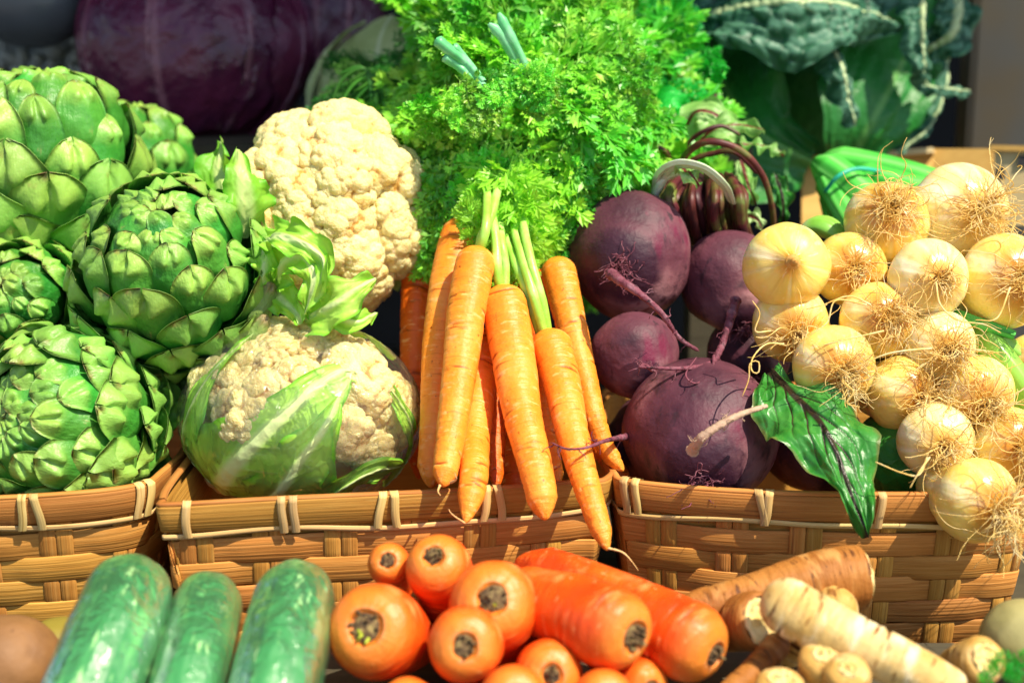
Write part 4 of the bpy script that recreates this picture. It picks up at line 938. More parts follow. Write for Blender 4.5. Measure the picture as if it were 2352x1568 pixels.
o = leaf('beet_leaf', sl([(1770, 850, 1.12), (1820, 905, 1.085), (1880, 965, 1.055), (1925, 1050, 1.035), (1958, 1140, 1.018), (1992, 1234, 1.012)], 0),
     [q*kx for q in [20, 60, 118, 122, 66, 3]], [q*kx for q in [30, 105, 140, 92, 40, 3]], M['beetleaf'], None, face=D(.15, .1, .98), cup=-.16, ruffle=.0075, freq=3.2, seed=41, ribw=.0032, ribh=.002,
     nveins=6, slope=1.6, sidev=1.0, nb=130, na=80, jag=.10, base=P(1880, 965, 1.055), vein=-.0016)
tag(o, 'glossy dark green beet leaf hanging over the right basket rim', 'leaf')

# =================================================================== white onions with roots
def onion(label, u, v, d, ru, rootdir, squash=.88, nroots=80, rl=.05, pale=False, seed=0, tip=False, curl=.42, grav=.06, long_=()):
    rs = np.random.RandomState(seed+500); c = P(u, v, d); R = ru*1.06*PX(d); a = D(*rootdir)
    t = thing('onion', label, 'onion', c-np.array([0, 0, R*.9]), 'white onions heaped in the right basket')
    n = 70; x = np.linspace(0, 1, n); L = 2*R*squash; s = L*(.5-.5*np.cos(math.pi*x)); q = s/L
    r = R*np.sqrt(np.clip(1-(2*q-1)**2, 0, 1))
    if tip:     # the dry neck faces the viewer
        s = s-R*.28*np.exp(-(q/.05)); r = r*(1-.22*np.exp(-((q-.05)/.06)**2))
    else:
        s = s+R*.10*np.exp(-(r/(R*.22))**2)*(q < .5)
        s = s+np.where(q > .75, ((q-.75)/.25)**2*R*.8, 0); r = r+np.where(q > .8, ((q-.8)/.2)*R*.2, 0)
    path = Path([c+a*L*.5, c-a*L*.5])
    dsp = lambda V, S, TH: R*(.045*fbm((V-c)/R*1.1, seed, 2)+.0025*np.cos(TH*7+seed)+.002*np.cos(TH*13+S*20)+.006*fbm((V-c)/R*4, seed+5, 2))
    V, F, A = lathe(path, s, r, 64, dsp)
    obj('bulb', V, F, M['onion_pale' if pale else 'onion'], t, A)
    e = c+a*(L*.5-R*.02)
    if tip:
        mb = MB(); tube(mb, [c+a*(L*.5+R*.12), c+a*(L*.5+R*.48)+R_*R*.03], R*.20, R*.05, 14, 16, rough=.12); mb.build('dry_tip', M['otip'], t)
        return t
    V, F = ico(3); x_ = nz(np.cross(a, U_+.01)); y_ = np.cross(a, x_)
    h = 1+.25*fbm(V*2.5, seed, 2)
    V = e-a*R*.05+((V*h[:, None])*np.array([R*.19, R*.19, R*.09])) @ np.stack([x_, y_, a])
    obj('root_plate', V, F, M['oplate'], t)
    mb = MB()
    for k in range(nroots):
        an = rs.rand()*6.283; rr = R*.19*math.sqrt(rs.rand()); dr = x_*math.cos(an)+y_*math.sin(an)
        p = e+dr*rr; dd = nz(dr*(.3+1.0*rs.rand())+a*(.5+.5*rs.rand())); pts = [p]; Lh = rl*(.35+.8*rs.rand())
        st = 13
        cv = nz(rs.randn(3))
        for j in range(st):
            cv = nz(cv+.55*rs.randn(3))
            dd = nz(dd+curl*cv-a*.07*j/st*3*.5+np.array([0, 0, -grav])); p = p+dd*Lh/st
            qv = p-c; rl_ = np.linalg.norm(qv)
            if rl_ < R*1.03: p = c+qv/rl_*R*1.03; 
            pts.append(p)
        path = Path(pts, n=26); s = np.linspace(0, path.L, 26); w0 = .00048*(.7+.6*rs.rand())
        V, F, A = lathe(path, s, np.linspace(w0, w0*.45, 26)*(1+.12*rs.randn(26)), 4); mb.add(V, F, A)
    for pts in long_:
        tube(mb, [P(*q) for q in pts], .0008, .0004, 5, 40, rough=.1)
    mb.build('roots', M['oroot'], t)['kind'] = 'stuff'
    return t
onion('onion with a dry brown tip pointing forward, beside the beetroots', 1806, 612, 1.14, 93, (-.08, .03, 1), 1.0, tip=True, seed=1)
onion('hairy onion at the top left of the onion heap', 2036, 512, 1.19, 92, (-.10, .30, .9), .9, 120, .055, seed=2)
onion('biggest and highest onion, whose roots spread to the right', 2203, 488, 1.20, 106, (.25, -.05, .95), .9, 120, .065, pale=True, seed=3, long_=[[(2230, 500, 1.12), (2290, 470, 1.11), (2330, 490, 1.11), (2320, 540, 1.11), (2300, 560, 1.11)]])
onion('pale round onion below the highest one, roots showing like an eye', 2133, 640, 1.125, 86, (.10, -.03, 1), .9, 55, .028, pale=True, seed=4, long_=[[(2150, 650, 1.05), (2160, 700, 1.04), (2200, 735, 1.04), (2260, 745, 1.04), (2300, 765, 1.04)]])
onion('large onion cut by the right frame edge, upper of the two there', 2312, 645, 1.14, 104, (.15, .0, 1), .9, 110, .05, seed=5, long_=[[(2320, 660, 1.06), (2290, 730, 1.05), (2240, 735, 1.05)]])
onion('onion wedged between the tipped onion and the hairy top left one', 1950, 618, 1.17, 80, (.0, -.05, 1), .9, 60, .03, seed=6)
onion('onion right below the tipped one, its roots hanging down', 1816, 742, 1.15, 84, (.05, -.35, .9), .9, 90, .045, seed=7, long_=[[(1800, 790, 1.08), (1760, 790, 1.07), (1730, 820, 1.06), (1726, 850, 1.05), (1742, 856, 1.05), (1742, 830, 1.05), (1722, 835, 1.05), (1720, 870, 1.05), (1705, 910, 1.05)], [(1770, 760, 1.08), (1735, 760, 1.07), (1745, 720, 1.07), (1728, 690, 1.07)]])
onion('onion at the centre of the heap with orange tinted roots', 2018, 735, 1.13, 84, (.12, .1, 1), .9, 110, .045, seed=8, long_=[[(2000, 700, 1.07), (1950, 680, 1.055), (1890, 700, 1.05), (1850, 710, 1.05)], [(1990, 700, 1.06), (1920, 690, 1.05), (1900, 740, 1.045), (1860, 770, 1.045)], [(2030, 760, 1.05), (1940, 780, 1.045), (1890, 792, 1.045)]])
onion('greenish yellow onion resting on the beet leaf stem end', 1914, 842, 1.11, 90, (.12, -.15, 1), .9, 100, .042, seed=9, long_=[[(1940, 880, 1.03), (1960, 900, 1.03), (1945, 925, 1.03), (1975, 935, 1.03)]])
onion('shiny onion right of the centre with tangled upright roots', 2155, 795, 1.12, 80, (.05, -.15, 1), .9, 110, .05, pale=True, seed=10, long_=[[(2140, 800, 1.04), (2080, 805, 1.035), (2030, 815, 1.035), (1960, 845, 1.035)]])
onion('yellow onion low in the heap whose roots face right', 2072, 905, 1.12, 84, (.45, -.1, .85), .9, 110, .045, seed=11)
onion('onion in front of the green leaves with bushy dangling roots', 2240, 905, 1.11, 84, (.05, -.25, .95), .9, 130, .05, seed=12)
onion('pearly onion with a peeled cap just above the bottom onion', 2148, 1012, 1.085, 82, (-.02, -.12, 1), .9, 80, .04, pale=True, seed=13, long_=[[(2130, 1050, 1.01), (2110, 1090, 1.005), (2070, 1085, 1.005), (2010, 1060, 1.005)], [(2135, 1050, 1.01), (2110, 1085, 1.0), (2090, 1120, 1.0)]])
onion('onion at the right frame edge above the bottom onion', 2318, 1022, 1.09, 82, (.1, .05, 1), .9, 90, .04, seed=14)
onion('lowest onion, hanging in front of the right basket with wiry roots', 2240, 1150, 1.045, 94, (.38, -.15, .9), .9, 120, .055, seed=15, grav=.1, long_=[[(2300, 1190, .96), (2330, 1200, .955), (2345, 1260, .955), (2335, 1290, .955)]])
onion('onion behind the heap, seen between the centre onion and the shiny one', 2090, 830, 1.17, 74, (.1, .0, 1), .9, 60, .03, seed=16)
onion('onion at the far right behind, under the tall edge one', 2370, 830, 1.17, 60, (.1, .0, 1), .9, 40, .03, seed=17)
# their leaves
def leek(name, label, cat, pts, r0, r1, m, flat=.6, group=None):
    mb = MB(); ctrl = [P(*q) for q in pts]; path = Path(ctrl, n=60)
    s = np.linspace(0, path.L, 60); r = np.linspace(r0, r1, 60)*np.clip(np.sin(np.linspace(.25, math.pi*.93, 60))**.25, 0, 1)
    V, F, A = lathe(path, s, r, 24, lambda V, S, TH: -r0*(1-flat)*np.abs(np.sin(TH))+.0003*np.cos(TH*12)); mb.add(V, F, A)
    o = mb.build(name, M[m], base=ctrl[0]); tag(o, label, cat, group); return o
G = 'green leaves of the white onions'
leek('onion_leaf', 'broad ribbed green onion leaf at the right edge of the heap', 'onion leaf', [(2215, 700, 1.17), (2270, 800, 1.145), (2330, 880, 1.135), (2380, 960, 1.13)], .021, .023, 'leek', group=G)
leek('onion_leaf', 'green onion leaf running under the upper edge onion', 'onion leaf', [(2180, 715, 1.19), (2270, 770, 1.17), (2380, 850, 1.17)], .012, .016, 'leek', group=G)
leek('onion_leaf', 'thin dark green leaf below the eye-like onion', 'onion leaf', [(2150, 700, 1.16), (2230, 735, 1.13), (2330, 770, 1.13)], .004, .005, 'leek2', group=G)
leek('onion_leaf', 'yellow green leaf showing between the eye-like and edge onions', 'onion leaf', [(2230, 560, 1.22), (2225, 620, 1.21), (2210, 700, 1.20)], .014, .014, 'leek', group=G)
leek('onion_leaf', 'short bright green bulb neck peeking over the tipped onion', 'onion leaf', [(1850, 530, 1.24), (1890, 520, 1.23), (1940, 545, 1.22)], .017, .015, 'leek', group=G)
leek('onion_leaf', 'small green leaf glimpsed below the centre onion', 'onion leaf', [(1960, 880, 1.17), (2040, 815, 1.17), (2100, 850, 1.17)], .014, .014, 'leek', group=G)
leek('onion_leaf', 'dark green leaf in the shade under the yellow low onion', 'onion leaf', [(1990, 1000, 1.15), (2050, 1060, 1.12), (2120, 1100, 1.11)], .03, .03, 'beetleaf', group=G)
t = thing('scallion_bunch', 'bunch of thick green scallion leaves tied with a teal band behind the onions', 'scallion bunch', P(1960, 440, 1.36))
for i, (pts, r0, r1) in enumerate([([(1870, 370, 1.40), (1930, 410, 1.38), (1990, 460, 1.36), (2060, 520, 1.34)], .017, .018), ([(1890, 365, 1.42), (1980, 378, 1.40), (2080, 400, 1.38), (2180, 430, 1.36)], .015, .013),
                                   ([(1960, 400, 1.39), (2060, 425, 1.37), (2160, 450, 1.35)], .015, .013), ([(1895, 400, 1.39), (1925, 460, 1.37), (1960, 520, 1.35)], .014, .014), ([(1900, 430, 1.40), (1920, 500, 1.38), (1950, 560, 1.36)], .010, .012)]):
    ctrl = [P(*q) for q in pts]; path = Path(ctrl, n=60); s = np.linspace(0, path.L, 60); r = np.linspace(r0, r1, 60)*np.clip(np.linspace(.05, 6, 60), 0, 1)**.5
    V, F, A = lathe(path, s, r, 28, lambda V, S, TH: .0006*np.cos(TH*11)); obj('leaf', V, F, M['leek2'], t, A)
mb = MB(); tube(mb, [P(*q) for q in [(1898, 436, 1.355), (1925, 405, 1.345), (1965, 388, 1.35), (2010, 392, 1.36), (2030, 402, 1.39), (1950, 440, 1.43), (1900, 440, 1.37), (1898, 436, 1.355)]], .0020, .0020, 8, 60); mb.build('rubber_band', M['band'], t)

# =================================================================== front row
def cuke(label, pts, w, seed):
    rs = np.random.RandomState(seed); ctrl = [P(*q) for q in pts]; path = Path(ctrl, n=100, hint=U_); R = w/2*PX(pts[0][2])
    t = thing('cucumber', label, 'cucumber', ctrl[-1], 'shrink-wrapped cucumbers in front')
    n = 120; x = .5-.5*np.cos(np.linspace(0, math.pi, n)); s = x*path.L
    r = R*np.clip(1-(1-np.clip(s/(1.15*R), 0, 1))**2.3, 0, 1)**.5*np.clip(1-(1-np.clip((path.L-s)/(1.0*R), 0, 1))**2.3, 0, 1)**.5*(.90+.10*np.clip(s/(path.L*.4), 0, 1))
    dsp = lambda V, S, TH: R*(.03*np.abs(np.cos(TH*3+seed))+.02*fbm((V-ctrl[0])/R*.8, seed, 2)+.006*fbm((V-ctrl[0])/R*5, seed, 2))
    V, F, A = lathe(path, s, r, 64, dsp); obj('fruit', V, F, M['cuke'], t, A)
    d2 = lambda V, S, TH: dsp(V, S, TH)+.0003+R*.008*np.abs(fbm(np.stack([S*60, TH*1.2, TH*0], -1), seed+4, 3))*(np.abs(TH-4.6) < 6)
    V, F, A = lathe(path, s, r, 90, d2); obj('shrink_wrap', V, F, M['film2'], t, A)
    mb = MB(); tube(mb, [path.at(np.array([-.002]))[0][0], path.at(np.array([.006]))[0][0]], R*.16, R*.2, 12, 6); mb.build('stem_scar', M['stub'], t)
cuke('widest cucumber on the left in clear shrink wrap', [(318, 1300, .945), (268, 1440, .90), (205, 1600, .865), (130, 1800, .84)], 204, 1)
cuke('narrowest cucumber, in the middle of the three', [(488, 1336, .955), (462, 1450, .915), (430, 1600, .875), (390, 1790, .85)], 164, 2)
cuke('cucumber next to the big carrots with yellowing side', [(690, 1308, .945), (664, 1440, .905), (628, 1600, .865), (590, 1790, .84)], 190, 3)
def lumpy(name, label, cat, u, v, d, ru, rv, m, seed, amp=.06, rt=None):
    e = Ell(u, v, d, ru, rv, rt); V, F = ico(5); h = 1+amp*fbm(V*1.3, seed, 3)
    o = obj(name, e.wor(V*h[:, None]), F, M[m], None, {'t': V[:, 1]*.5+.5}, True, e.wor([0, -1, 0])); return tag(o, label, cat)
lumpy('potato', 'brown potato at the bottom left corner', 'potato', 20, 1530, .92, 120, 118, 'potato', 3)
lumpy('mango', 'dull yellow fruit behind the potato beside the left cucumber', 'fruit', 140, 1500, .97, 95, 85, 'lemonlike', 4)

def big_carrot(label, u, v, d, rpx, cdir, L, seed, e=.45, green=True, bend=(0, 0, 0), scar=.34, m='carrot_big', ribs=0):
    """thick carrot lying with its crown (direction cdir) towards the viewer"""
    rs = np.random.RandomState(seed+700); c = P(u, v, d); R = rpx*PX(d); a = D(*cdir); bd = np.array([R_, U_, B_]).T @ np.array(bend, float)
    t = thing('big_carrot', label, 'carrot', c-np.array([0, 0, R]), 'thick loose carrots in front')
    c0 = c+a*R*.62
    path = Path([c0, c0-a*L*.4+bd*.2, c0-a*L*.75+bd*.6, c0-a*L+bd], n=120)
    ks = [.16, .13, .05, .005]; kr = [0, scar*.45, scar*.85, scar]
    n = 110; f = .5-.5*np.cos(np.linspace(0, math.pi, n)); s = f*L
    sh = np.clip(s/(.95*R), 0, 1); r = R*(scar+(1-scar)*np.sqrt(np.clip(1-(1-sh)**2, 0, 1)))*(1-(1-e)*f**1.2)
    y = np.clip((L-s)/(1.6*R*e), 0, 1); r = r*y**.5
    s = np.concatenate([np.array(ks)*R, s]); r = np.concatenate([np.array(kr)*R, r])
    cr = creases(rs, L, R, 18, .0009, .0012)
    dsp = lambda V, S, TH: cr(V, S, TH)+R*.03*fbm((V-c)/R*1.2, seed, 2)
    V, F, A = lathe(path, s, r, 64, dsp)
    A['t'] = np.clip(np.repeat(s, 64)/L, 0, 1)
    obj('root', V, F, M[m], t, A)
    # crown scar: a ragged disc of stem bases sunk in the dimple
    x_ = nz(np.cross(a, U_+.013)); y_ = np.cross(a, x_); mb = MB()
    V, F = ico(4); h = 1+.16*fbm(V*3, seed, 3)
    V = c0-a*R*.12+x_*R*.05*rs.randn()+(V*h[:, None]*np.array([R*scar*rs.uniform(.75, 1.05), R*scar*rs.uniform(.75, 1.05), R*rs.uniform(.06, .16)])) @ np.stack([x_, y_, a]); mb.add(V, F)
    for k in range(rs.randint(14, 44)):
        an = rs.rand()*6.28; rr = scar*R*.85*math.sqrt(rs.rand()); p = c0-a*R*.1+(x_*math.cos(an)+y_*math.sin(an))*rr
        tube(mb, [p, p+a*R*(.05+.17*rs.rand())+rs.randn(3)*R*.03], R*.05, R*.03, 5, 5, rough=.2)
    mb.build('crown_scar', M['crown'], t)
    if green:
        mb = MB()
        for k in range(5 if green is True else green):
            an = rs.rand()*1.6+.4; rr = scar*R*.45; p = c0-a*R*.08+(x_*math.cos(an)+y_*math.sin(an))*rr+rs.randn(3)*R*.05
            tube(mb, [p, p+a*R*.16+rs.randn(3)*R*.05], R*.045, R*.02, 6, 6, rough=.2)
        mb.build('green_stub', M['stub'], t)
    return t
big_carrot('largest thick carrot at the left, crown with green stubs facing forward', 862, 1448, .905, 122, (-.20, .28, .93), .13, 1, scar=.36)
big_carrot('upper carrot standing behind with a small brown crown tilted up', 1003, 1290, .935, 78, (-.10, .40, .90), .13, 2, green=False, scar=.34, bend=(.01, -.05, 0), e=.9)
big_carrot('smallest crowned carrot peeking out at the back left of the thick ones', 893, 1290, .955, 50, (.0, .22, .97), .10, 3, green=False, scar=.40, e=.8, bend=(0, -.02, 0))
big_carrot('thick carrot at the centre of the heap with a dark hollow crown', 1134, 1378, .905, 108, (-.04, .22, .97), .14, 4, scar=.34, green=2, bend=(0, -.05, 0), e=.8)
big_carrot('thick round carrot below the centre one with a neat ringed crown', 1070, 1480, .880, 96, (.0, .16, .98), .12, 5, scar=.32, green=False)
big_carrot('long carrot lying sideways, crown at its right end', 1412, 1442, .885, 102, (.66, -.20, .72), .125, 6, scar=.40, green=False, bend=(-.01, -.01, 0), e=.70)
big_carrot('longest carrot curving behind, its crown down at the far right of the heap', 1596, 1478, .905, 98, (.70, -.30, .66), .17, 7, scar=.32, green=False, bend=(-.012, -.006, 0), e=.60)
big_carrot('shaded carrot crown between the ringed one and the sideways one', 1262, 1545, .885, 84, (.08, .16, .98), .12, 8, scar=.32, green=False)
big_carrot('carrot cut off by the bottom edge under the shaded crown', 1180, 1606, .855, 86, (.1, .30, .95), .12, 9, green=False)
big_carrot('carrot barely showing at the bottom edge under the largest one', 935, 1622, .86, 74, (0, .35, .94), .12, 10, green=False)
big_carrot('carrot at the bottom edge below the sideways carrot', 1388, 1602, .86, 72, (.1, .30, .95), .12, 11, green=False)
big_carrot('small carrot deep at the bottom right of the carrot heap', 1478, 1570, .90, 62, (.4, -.1, .9), .10, 12, green=False)
big_carrot('carrot in the dark under the central thick carrot', 990, 1420, .98, 60, (0, .1, .98), .10, 13, green=False)
big_carrot('carrot in the dark behind the ringed and sideways carrots', 1230, 1460, .97, 66, (0, .1, .98), .10, 14, green=False)

# parsnips
def parsnip(label, pts, w, e, m, seed, cut=0, tipk=2.0, faceR=None, pw=1.1, tilt=None):
    rs = np.random.RandomState(seed+900); ctrl = [P(*q) for q in pts]; path = Path(ctrl, n=120); R = w/2*PX(pts[0][2])
    t = thing('parsnip', label, 'parsnip', ctrl[-1], 'parsnips at the bottom right')
    n = 130; f = .5-.5*np.cos(np.linspace(0, math.pi, n)); s = f*path.L; r = R*(1-(1-e)*f**pw)
    if cut: 
        x = np.clip(s/(.55*R), 0, 1); r = r*(cut+(1-cut)*np.sqrt(1-(1-x)**2))
    else: x = np.clip(s/(1.0*R), 0, 1); r = r*np.sqrt(1-(1-x)**2)
    r = r*np.clip((path.L-s)/(tipk*R*e), 0, 1)**.5
    cr = creases(rs, path.L, R, 26, .0014, .0011); dsp = lambda V, S, TH: cr(V, S, TH)+R*.022*fbm((V-ctrl[0])/R, seed, 3)
    V, F, A = lathe(path, s, r, 52, dsp); A['cre'] = cr.mask; obj('root', V, F, M[m], t, A)
    if cut:
        a = -path.t[0]; x_ = nz(np.cross(a, U_+.01)); y_ = np.cross(a, x_); th = np.linspace(0, 2*np.pi, 40, endpoint=False); rows = []
        for rr, h in ((.98, -.02), (.99, .03), (.90, .07), (.72, .05), (.66, -.03), (.5, .02), (.3, .035), (.02, .04)):
            k = rr*cut*R*(1+.05*np.cos(th*3+seed)+.03*np.cos(th*7)); rows.append(ctrl[0]+(x_*np.cos(th)[:, None]+y_*np.sin(th)[:, None])*k[:, None]+a*h*R)
        V = np.stack(rows).reshape(-1, 3)+.0004*rs.randn(320, 3); obj('cut_end', V, grid_faces(8, 40, True), M['cutface'], t)
    return t
parsnip('big brown parsnip lying at the back against the right basket, cut end on the right', [(1976, 1325, .975), (1880, 1335, .97), (1740, 1370, .96), (1600, 1400, .955), (1500, 1430, .96)], 152, .45, 'parsnip_brown', 1, cut=.93)
parsnip('parsnip with a ragged cut top facing right, beside the thick carrots', [(1755, 1425, .925), (1705, 1430, .945), (1640, 1450, .97), (1560, 1480, .99)], 150, .5, 'parsnip_brown', 2, cut=.75)
parsnip('rounded parsnip end standing up behind the long white one', [(1962, 1372, .945), (1915, 1402, .95), (1860, 1450, .96), (1800, 1530, .98)], 120, .6, 'parsnip', 3)
parsnip('long white parsnip lying diagonally in front with brown scars', [(1752, 1360, .895), (1860, 1420, .885), (2000, 1490, .875), (2140, 1560, .865), (2260, 1640, .86)], 138, .62, 'parsnip_white', 4, pw=1.3)
parsnip('small knobbly parsnip top below the long white one', [(1890, 1500, .865), (1880, 1560, .885), (1870, 1650, .91)], 112, .6, 'parsnip', 5, cut=.42)
parsnip('parsnip top at the bottom edge right of the knobbly one', [(1950, 1535, .85), (1935, 1590, .87), (1920, 1680, .89)], 112, .6, 'parsnip', 6, cut=.4)
parsnip('smooth parsnip shoulder at the bottom edge left of the knobbly one', [(1790, 1556, .86), (1790, 1620, .87), (1780, 1700, .89)], 124, .6, 'parsnip', 7, cut=.45)
parsnip('thin ridged parsnip slanting down under the ragged one', [(1800, 1462, .925), (1760, 1510, .91), (1710, 1560, .895), (1640, 1620, .88)], 64, .85, 'parsnip_brown', 8)
parsnip('stubby parsnip with a round pale cut end at the right', [(2268, 1514, .875), (2225, 1525, .895), (2170, 1560, .92), (2100, 1620, .95)], 116, .75, 'parsnip', 9, cut=.66)
o = lumpy('white_turnip', 'pale round turnip at the right edge beneath the basket', 'turnip', 2352, 1470, .94, 100, 96, 'radish', 5, .03)
t = thing('turnip_leaves', 'few green leaf sprigs in the bottom right corner', 'leaves', P(2340, 1560, .88))
rs = np.random.RandomState(77)
place_fronds(t, 'frond_herb', [(2320+22*rs.randn(), 1545+14*rs.randn(), .87+.02*rs.rand(), (rs.randn()*.5, .4, .4), 60, (0, .3, .9)) for _ in range(8)], rs)
for z in range(5):   # a low tray carries the loose vegetables in front
    pass
t = thing('front_tray', 'dark shallow wooden tray under the cucumbers, thick carrots and parsnips', 'tray', (0, -.2, BENCH))
ty0, ty1 = -.34, -.075
box_obj('tray_bottom', (-.62, ty0, BENCH+.001), (.62, ty1, BENCH+.075), M['wood_dark'], t)
box_obj('side_board', (-.635, ty0, BENCH+.001), (-.621, ty1, BENCH+.12), M['wood_dark'], t)
box_obj('side_board', (.621, ty0, BENCH+.001), (.635, ty1, BENCH+.12), M['wood_dark'], t)

# =================================================================== background produce on the rear shelf
SH = P(500, 322, 1.60)[2]
t = thing('rear_shelf', 'dark olive painted shelf behind the baskets', 'shelf', (0, .62, BENCH))
y0 = P(500, 322, 1.56)[1]
box_obj('shelf_board', (-1.2, y0-.03, SH-.022), (.26, 1.55, SH), M['wood_dark'], t)
box_obj('front_board', (-1.2, y0-.005, SH-.09), (.26, y0+.012, SH-.034), M['wood_dark'], t)
for x in (-1.15, -.4, .22): box_obj('leg', (x-.02, y0+.02, BENCH+.001), (x+.02, y0+.06, SH-.023), M['wood_dark'], t)

def cabbage(label, e, m, seed, n=7, group=None):
    rs = np.random.RandomState(seed); t = thing('cabbage', label, 'cabbage', e.wor([0, -1, 0]), group)
    V, F = ICO6; h = 1+.02*fbm(V*2.5, seed, 3)+.006*fbm(V*np.array([9, 3, 9]), seed, 3)
    obj('head', e.wor(V*(.97*h)[:, None]), F, M[m], t, {'rib': np.clip(.6-np.abs(fbm(V*np.array([5, 1.5, 5]), seed+1, 2))*14, 0, 1)})
    for k in range(n):
        az = rs.uniform(-1.5, 1.5) if k else .5; 
        lst = []
        for q in np.linspace(-1.0, 1.15, 6):
            x = np.array([math.sin(az)*math.cos(q), math.sin(q), math.cos(az)*math.cos(q)]); lst.append(e.wor(x))
        w_ = e.r.mean()*rs.uniform(.5, .8)
        leaf('leaf', lst, [w_*.5, w_, w_*1.15, w_, w_*.6, .005], [w_*.5, w_, w_*1.15, w_, w_*.6, .005], M[m], t, proj=(e, 1.0+.012*k), ruffle=.0035, freq=2, seed=seed+k, ribw=.007, ribh=.003, nb=60, na=40, vein=.002, nveins=7)
    return t
cabbage('big dark red cabbage in the shade behind the cauliflower', Ell(455, 118, 1.72, 268, 232, 240), 'redcab', 3, 7, 'cabbages on the rear shelf')
cabbage('second red cabbage, mostly hidden right of the big one', Ell(745, 40, 1.92, 150, 190, 150), 'redcab', 9, 4, 'cabbages on the rear shelf')
cabbage('pale green white cabbage behind the carrot greens', Ell(930, 250, 1.66, 215, 205, 180), 'greencab', 6, 5, 'cabbages on the rear shelf')
o = lumpy('aubergine', 'dark grey aubergine hanging low at the top left corner', 'aubergine', 70, 10, 1.70, 130, 100, 'greycab', 8, .03)
t = thing('bean_bowl', 'shaded mound of small pale beans below the grey aubergine', 'beans', P(60, 240, 1.8))
mb = MB(); rs = np.random.RandomState(4); V0, F0 = ico(2)
for k in range(170):
    u, v = rs.uniform(-60, 200), rs.uniform(60, 330); c = P(u, v, 1.84+.04*rs.rand()-.0004*(v-60)); s_ = .011*(.8+.5*rs.rand())
    x = nz(rs.randn(3)); y = nz(np.cross(x, rs.randn(3))); z = np.cross(x, y); mb.add(c+(V0*np.array([1.4, .9, .8])*s_) @ np.stack([x, y, z]), F0)
o = mb.build('beans', M['bean'], t); o['kind'] = 'stuff'
e = Ell(60, 330, 1.95, 200, 250, 150); V, F = ico(4); obj('heap_base', e.wor(V), F, M['dark_fill'], t)

# savoy cabbages
t = thing('savoy_cabbage', 'large savoy cabbage with blistered blue green leaves, top right', 'savoy cabbage', P(1900, 380, 1.75))
kb = PX(1.7)
def bl(mid, wl, wr, face, m, **k): return leaf('leaf', sl(mid, 0), [q*kb for q in wl], [q*kb for q in wr], M[m], t, face=D(*face), **k)
eS = Ell(1900, 190, 1.80, 250, 200, 190)
V, F = ICO6; obj('head', eS.wor(V*(.95+.02*fbm(V*3, 4, 3))[:, None]), F, M['savoy_in'], t, {'rib': 0*V[:, 0]})
bl([(1860, 372, 1.60), (1760, 320, 1.58), (1680, 230, 1.60), (1640, 120, 1.65), (1630, 20, 1.7)], [60, 150, 190, 190, 170, 100], [40, 90, 130, 130, 120, 80], (-.3, .2, .9), 'savoy_in', ruffle=.012, freq=2, seed=51, ribw=.006, nb=90, na=60)
bl([(1960, 365, 1.58), (2000, 290, 1.56), (2050, 190, 1.57), (2100, 80, 1.62), (2130, -20, 1.68)], [60, 150, 160, 150, 120, 90], [50, 100, 120, 100, 80, 60], (.2, .2, .9), 'savoy_in', ruffle=.012, freq=2, seed=52, ribw=.006, nb=90, na=60)
bl([(1560, 60, 1.55), (1700, 20, 1.48), (1830, 10, 1.46), (1960, 20, 1.50), (2060, 60, 1.54)], [40, 100, 120, 100, 30], [40, 90, 110, 70, 20], (0, .3, .9), 'savoy', ruffle=.016, freq=2.5, seed=53, bmp=520, nb=150, na=90, ribw=.005, cup=-.3)
bl([(1640, -40, 1.60), (1750, -30, 1.55), (1900, -30, 1.55), (2050, -30, 1.60)], [60, 80, 80, 40], [60, 90, 90, 40], (0, .1, .9), 'savoy', ruffle=.014, freq=2.5, seed=54, bmp=400, nb=120, na=70)
bl([(1905, 100, 1.52), (1925, 150, 1.50), (1945, 215, 1.50), (1965, 290, 1.51)], [36, 38, 30, 18], [34, 30, 26, 16], (.4, .1, .9), 'savoy', ruffle=.006, freq=3, seed=55, bmp=110, nb=90, na=40, cup=-.9, ribw=.003)
bl([(2115, -20, 1.54), (2110, 60, 1.52), (2118, 130, 1.52), (2135, 205, 1.54)], [36, 38, 36, 24], [30, 30, 28, 20], (.4, .1, .9), 'savoy', ruffle=.006, freq=3, seed=56, bmp=120, nb=90, na=40, cup=-.9, ribw=.003)
bl([(2110, 200, 1.54), (2160, 205, 1.53), (2225, 212, 1.54)], [14, 16, 12], [14, 16, 12], (.1, .5, .9), 'savoy', ruffle=.004, freq=3, seed=57, bmp=50, nb=60, na=30, cup=-.6, ribw=.002)
bl([(2180, -30, 1.60), (2200, 20, 1.58), (2180, 80, 1.58), (2130, 120, 1.6)], [30, 50, 50, 30], [30, 50, 50, 30], (.3, .3, .9), 'savoy', ruffle=.01, freq=3, seed=58, bmp=130, nb=70, na=50)
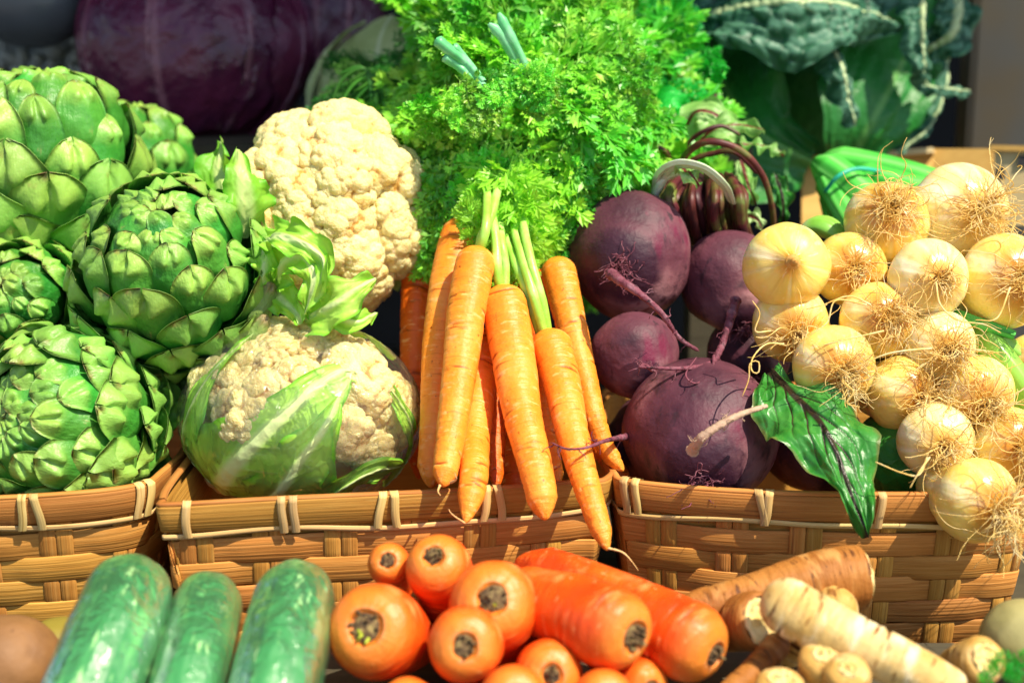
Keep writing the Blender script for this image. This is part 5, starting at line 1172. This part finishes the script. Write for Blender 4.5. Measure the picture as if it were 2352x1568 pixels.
bl([(2170, 120, 1.60), (2165, 200, 1.58), (2130, 290, 1.56), (2060, 350, 1.56)], [8, 14, 14, 8], [8, 14, 12, 6], (.5, .1, .8), 'savoy', ruffle=.006, freq=4, seed=59, bmp=60, nb=70, na=30, cup=-.5, ribw=.002)
cabbage('dark savoy cabbage deep in the corner behind the crinkled leaves', Ell(1600, 150, 2.0, 160, 170, 130), 'savoy_in', 12, 3, 'cabbages on the rear shelf')
# crates and post
t = thing('cardboard_box', 'open kraft cardboard box with a raised flap at the right', 'box', P(2100, 500, 1.62))
def quad_slab(nm, pts, th, m, par):
    p = np.array([P(*q) for q in pts]); n = nz(np.cross(p[1]-p[0], p[3]-p[0])); V = np.vstack([p, p-n*th])
    return obj(nm, V, [(0, 1, 2, 3), (7, 6, 5, 4), (0, 4, 5, 1), (1, 5, 6, 2), (2, 6, 7, 3), (3, 7, 4, 0)], m, par, smooth=False)
quad_slab('front_panel', [(1840, 362, 1.62), (2150, 345, 1.62), (2150, 520, 1.60), (1840, 520, 1.60)], .004, M['kraft'], t)
quad_slab('side_panel', [(2152, 345, 1.60), (2285, 345, 1.56), (2285, 520, 1.54), (2122, 520, 1.58)], .004, M['kraft'], t)
quad_slab('flap', [(1968, 352, 1.58), (2142, 338, 1.58), (2150, 350, 1.66), (1980, 366, 1.66)], .006, M['crate'], t)
t = thing('printed_crate', 'pale thin crate end with small black printed squares at the right edge', 'crate', P(2320, 500, 1.5))
quad_slab('end_panel', [(2286, 344, 1.53), (2420, 350, 1.50), (2420, 520, 1.49), (2286, 520, 1.52)], .006, M['crate'], t)
quad_slab('top_board', [(2280, 336, 1.53), (2420, 340, 1.50), (2420, 352, 1.50), (2280, 348, 1.53)], .012, M['kraft'], t)
quad_slab('printed_square', [(2286, 384, 1.519), (2308, 384, 1.515), (2308, 412, 1.513), (2286, 412, 1.517)], .001, M['ink'], t)
quad_slab('printed_square', [(2338, 358, 1.509), (2365, 358, 1.505), (2365, 382, 1.503), (2338, 382, 1.507)], .001, M['ink'], t)
p = P(2340, 200, 1.95)
o = box_obj('post', (p[0]-.075, p[1]-.03, BENCH), (p[0]+.22, p[1]+.03, 2.1), M['post'], bev=.006); tag(o, 'grey brown square post of the stall at the right edge', 'post')
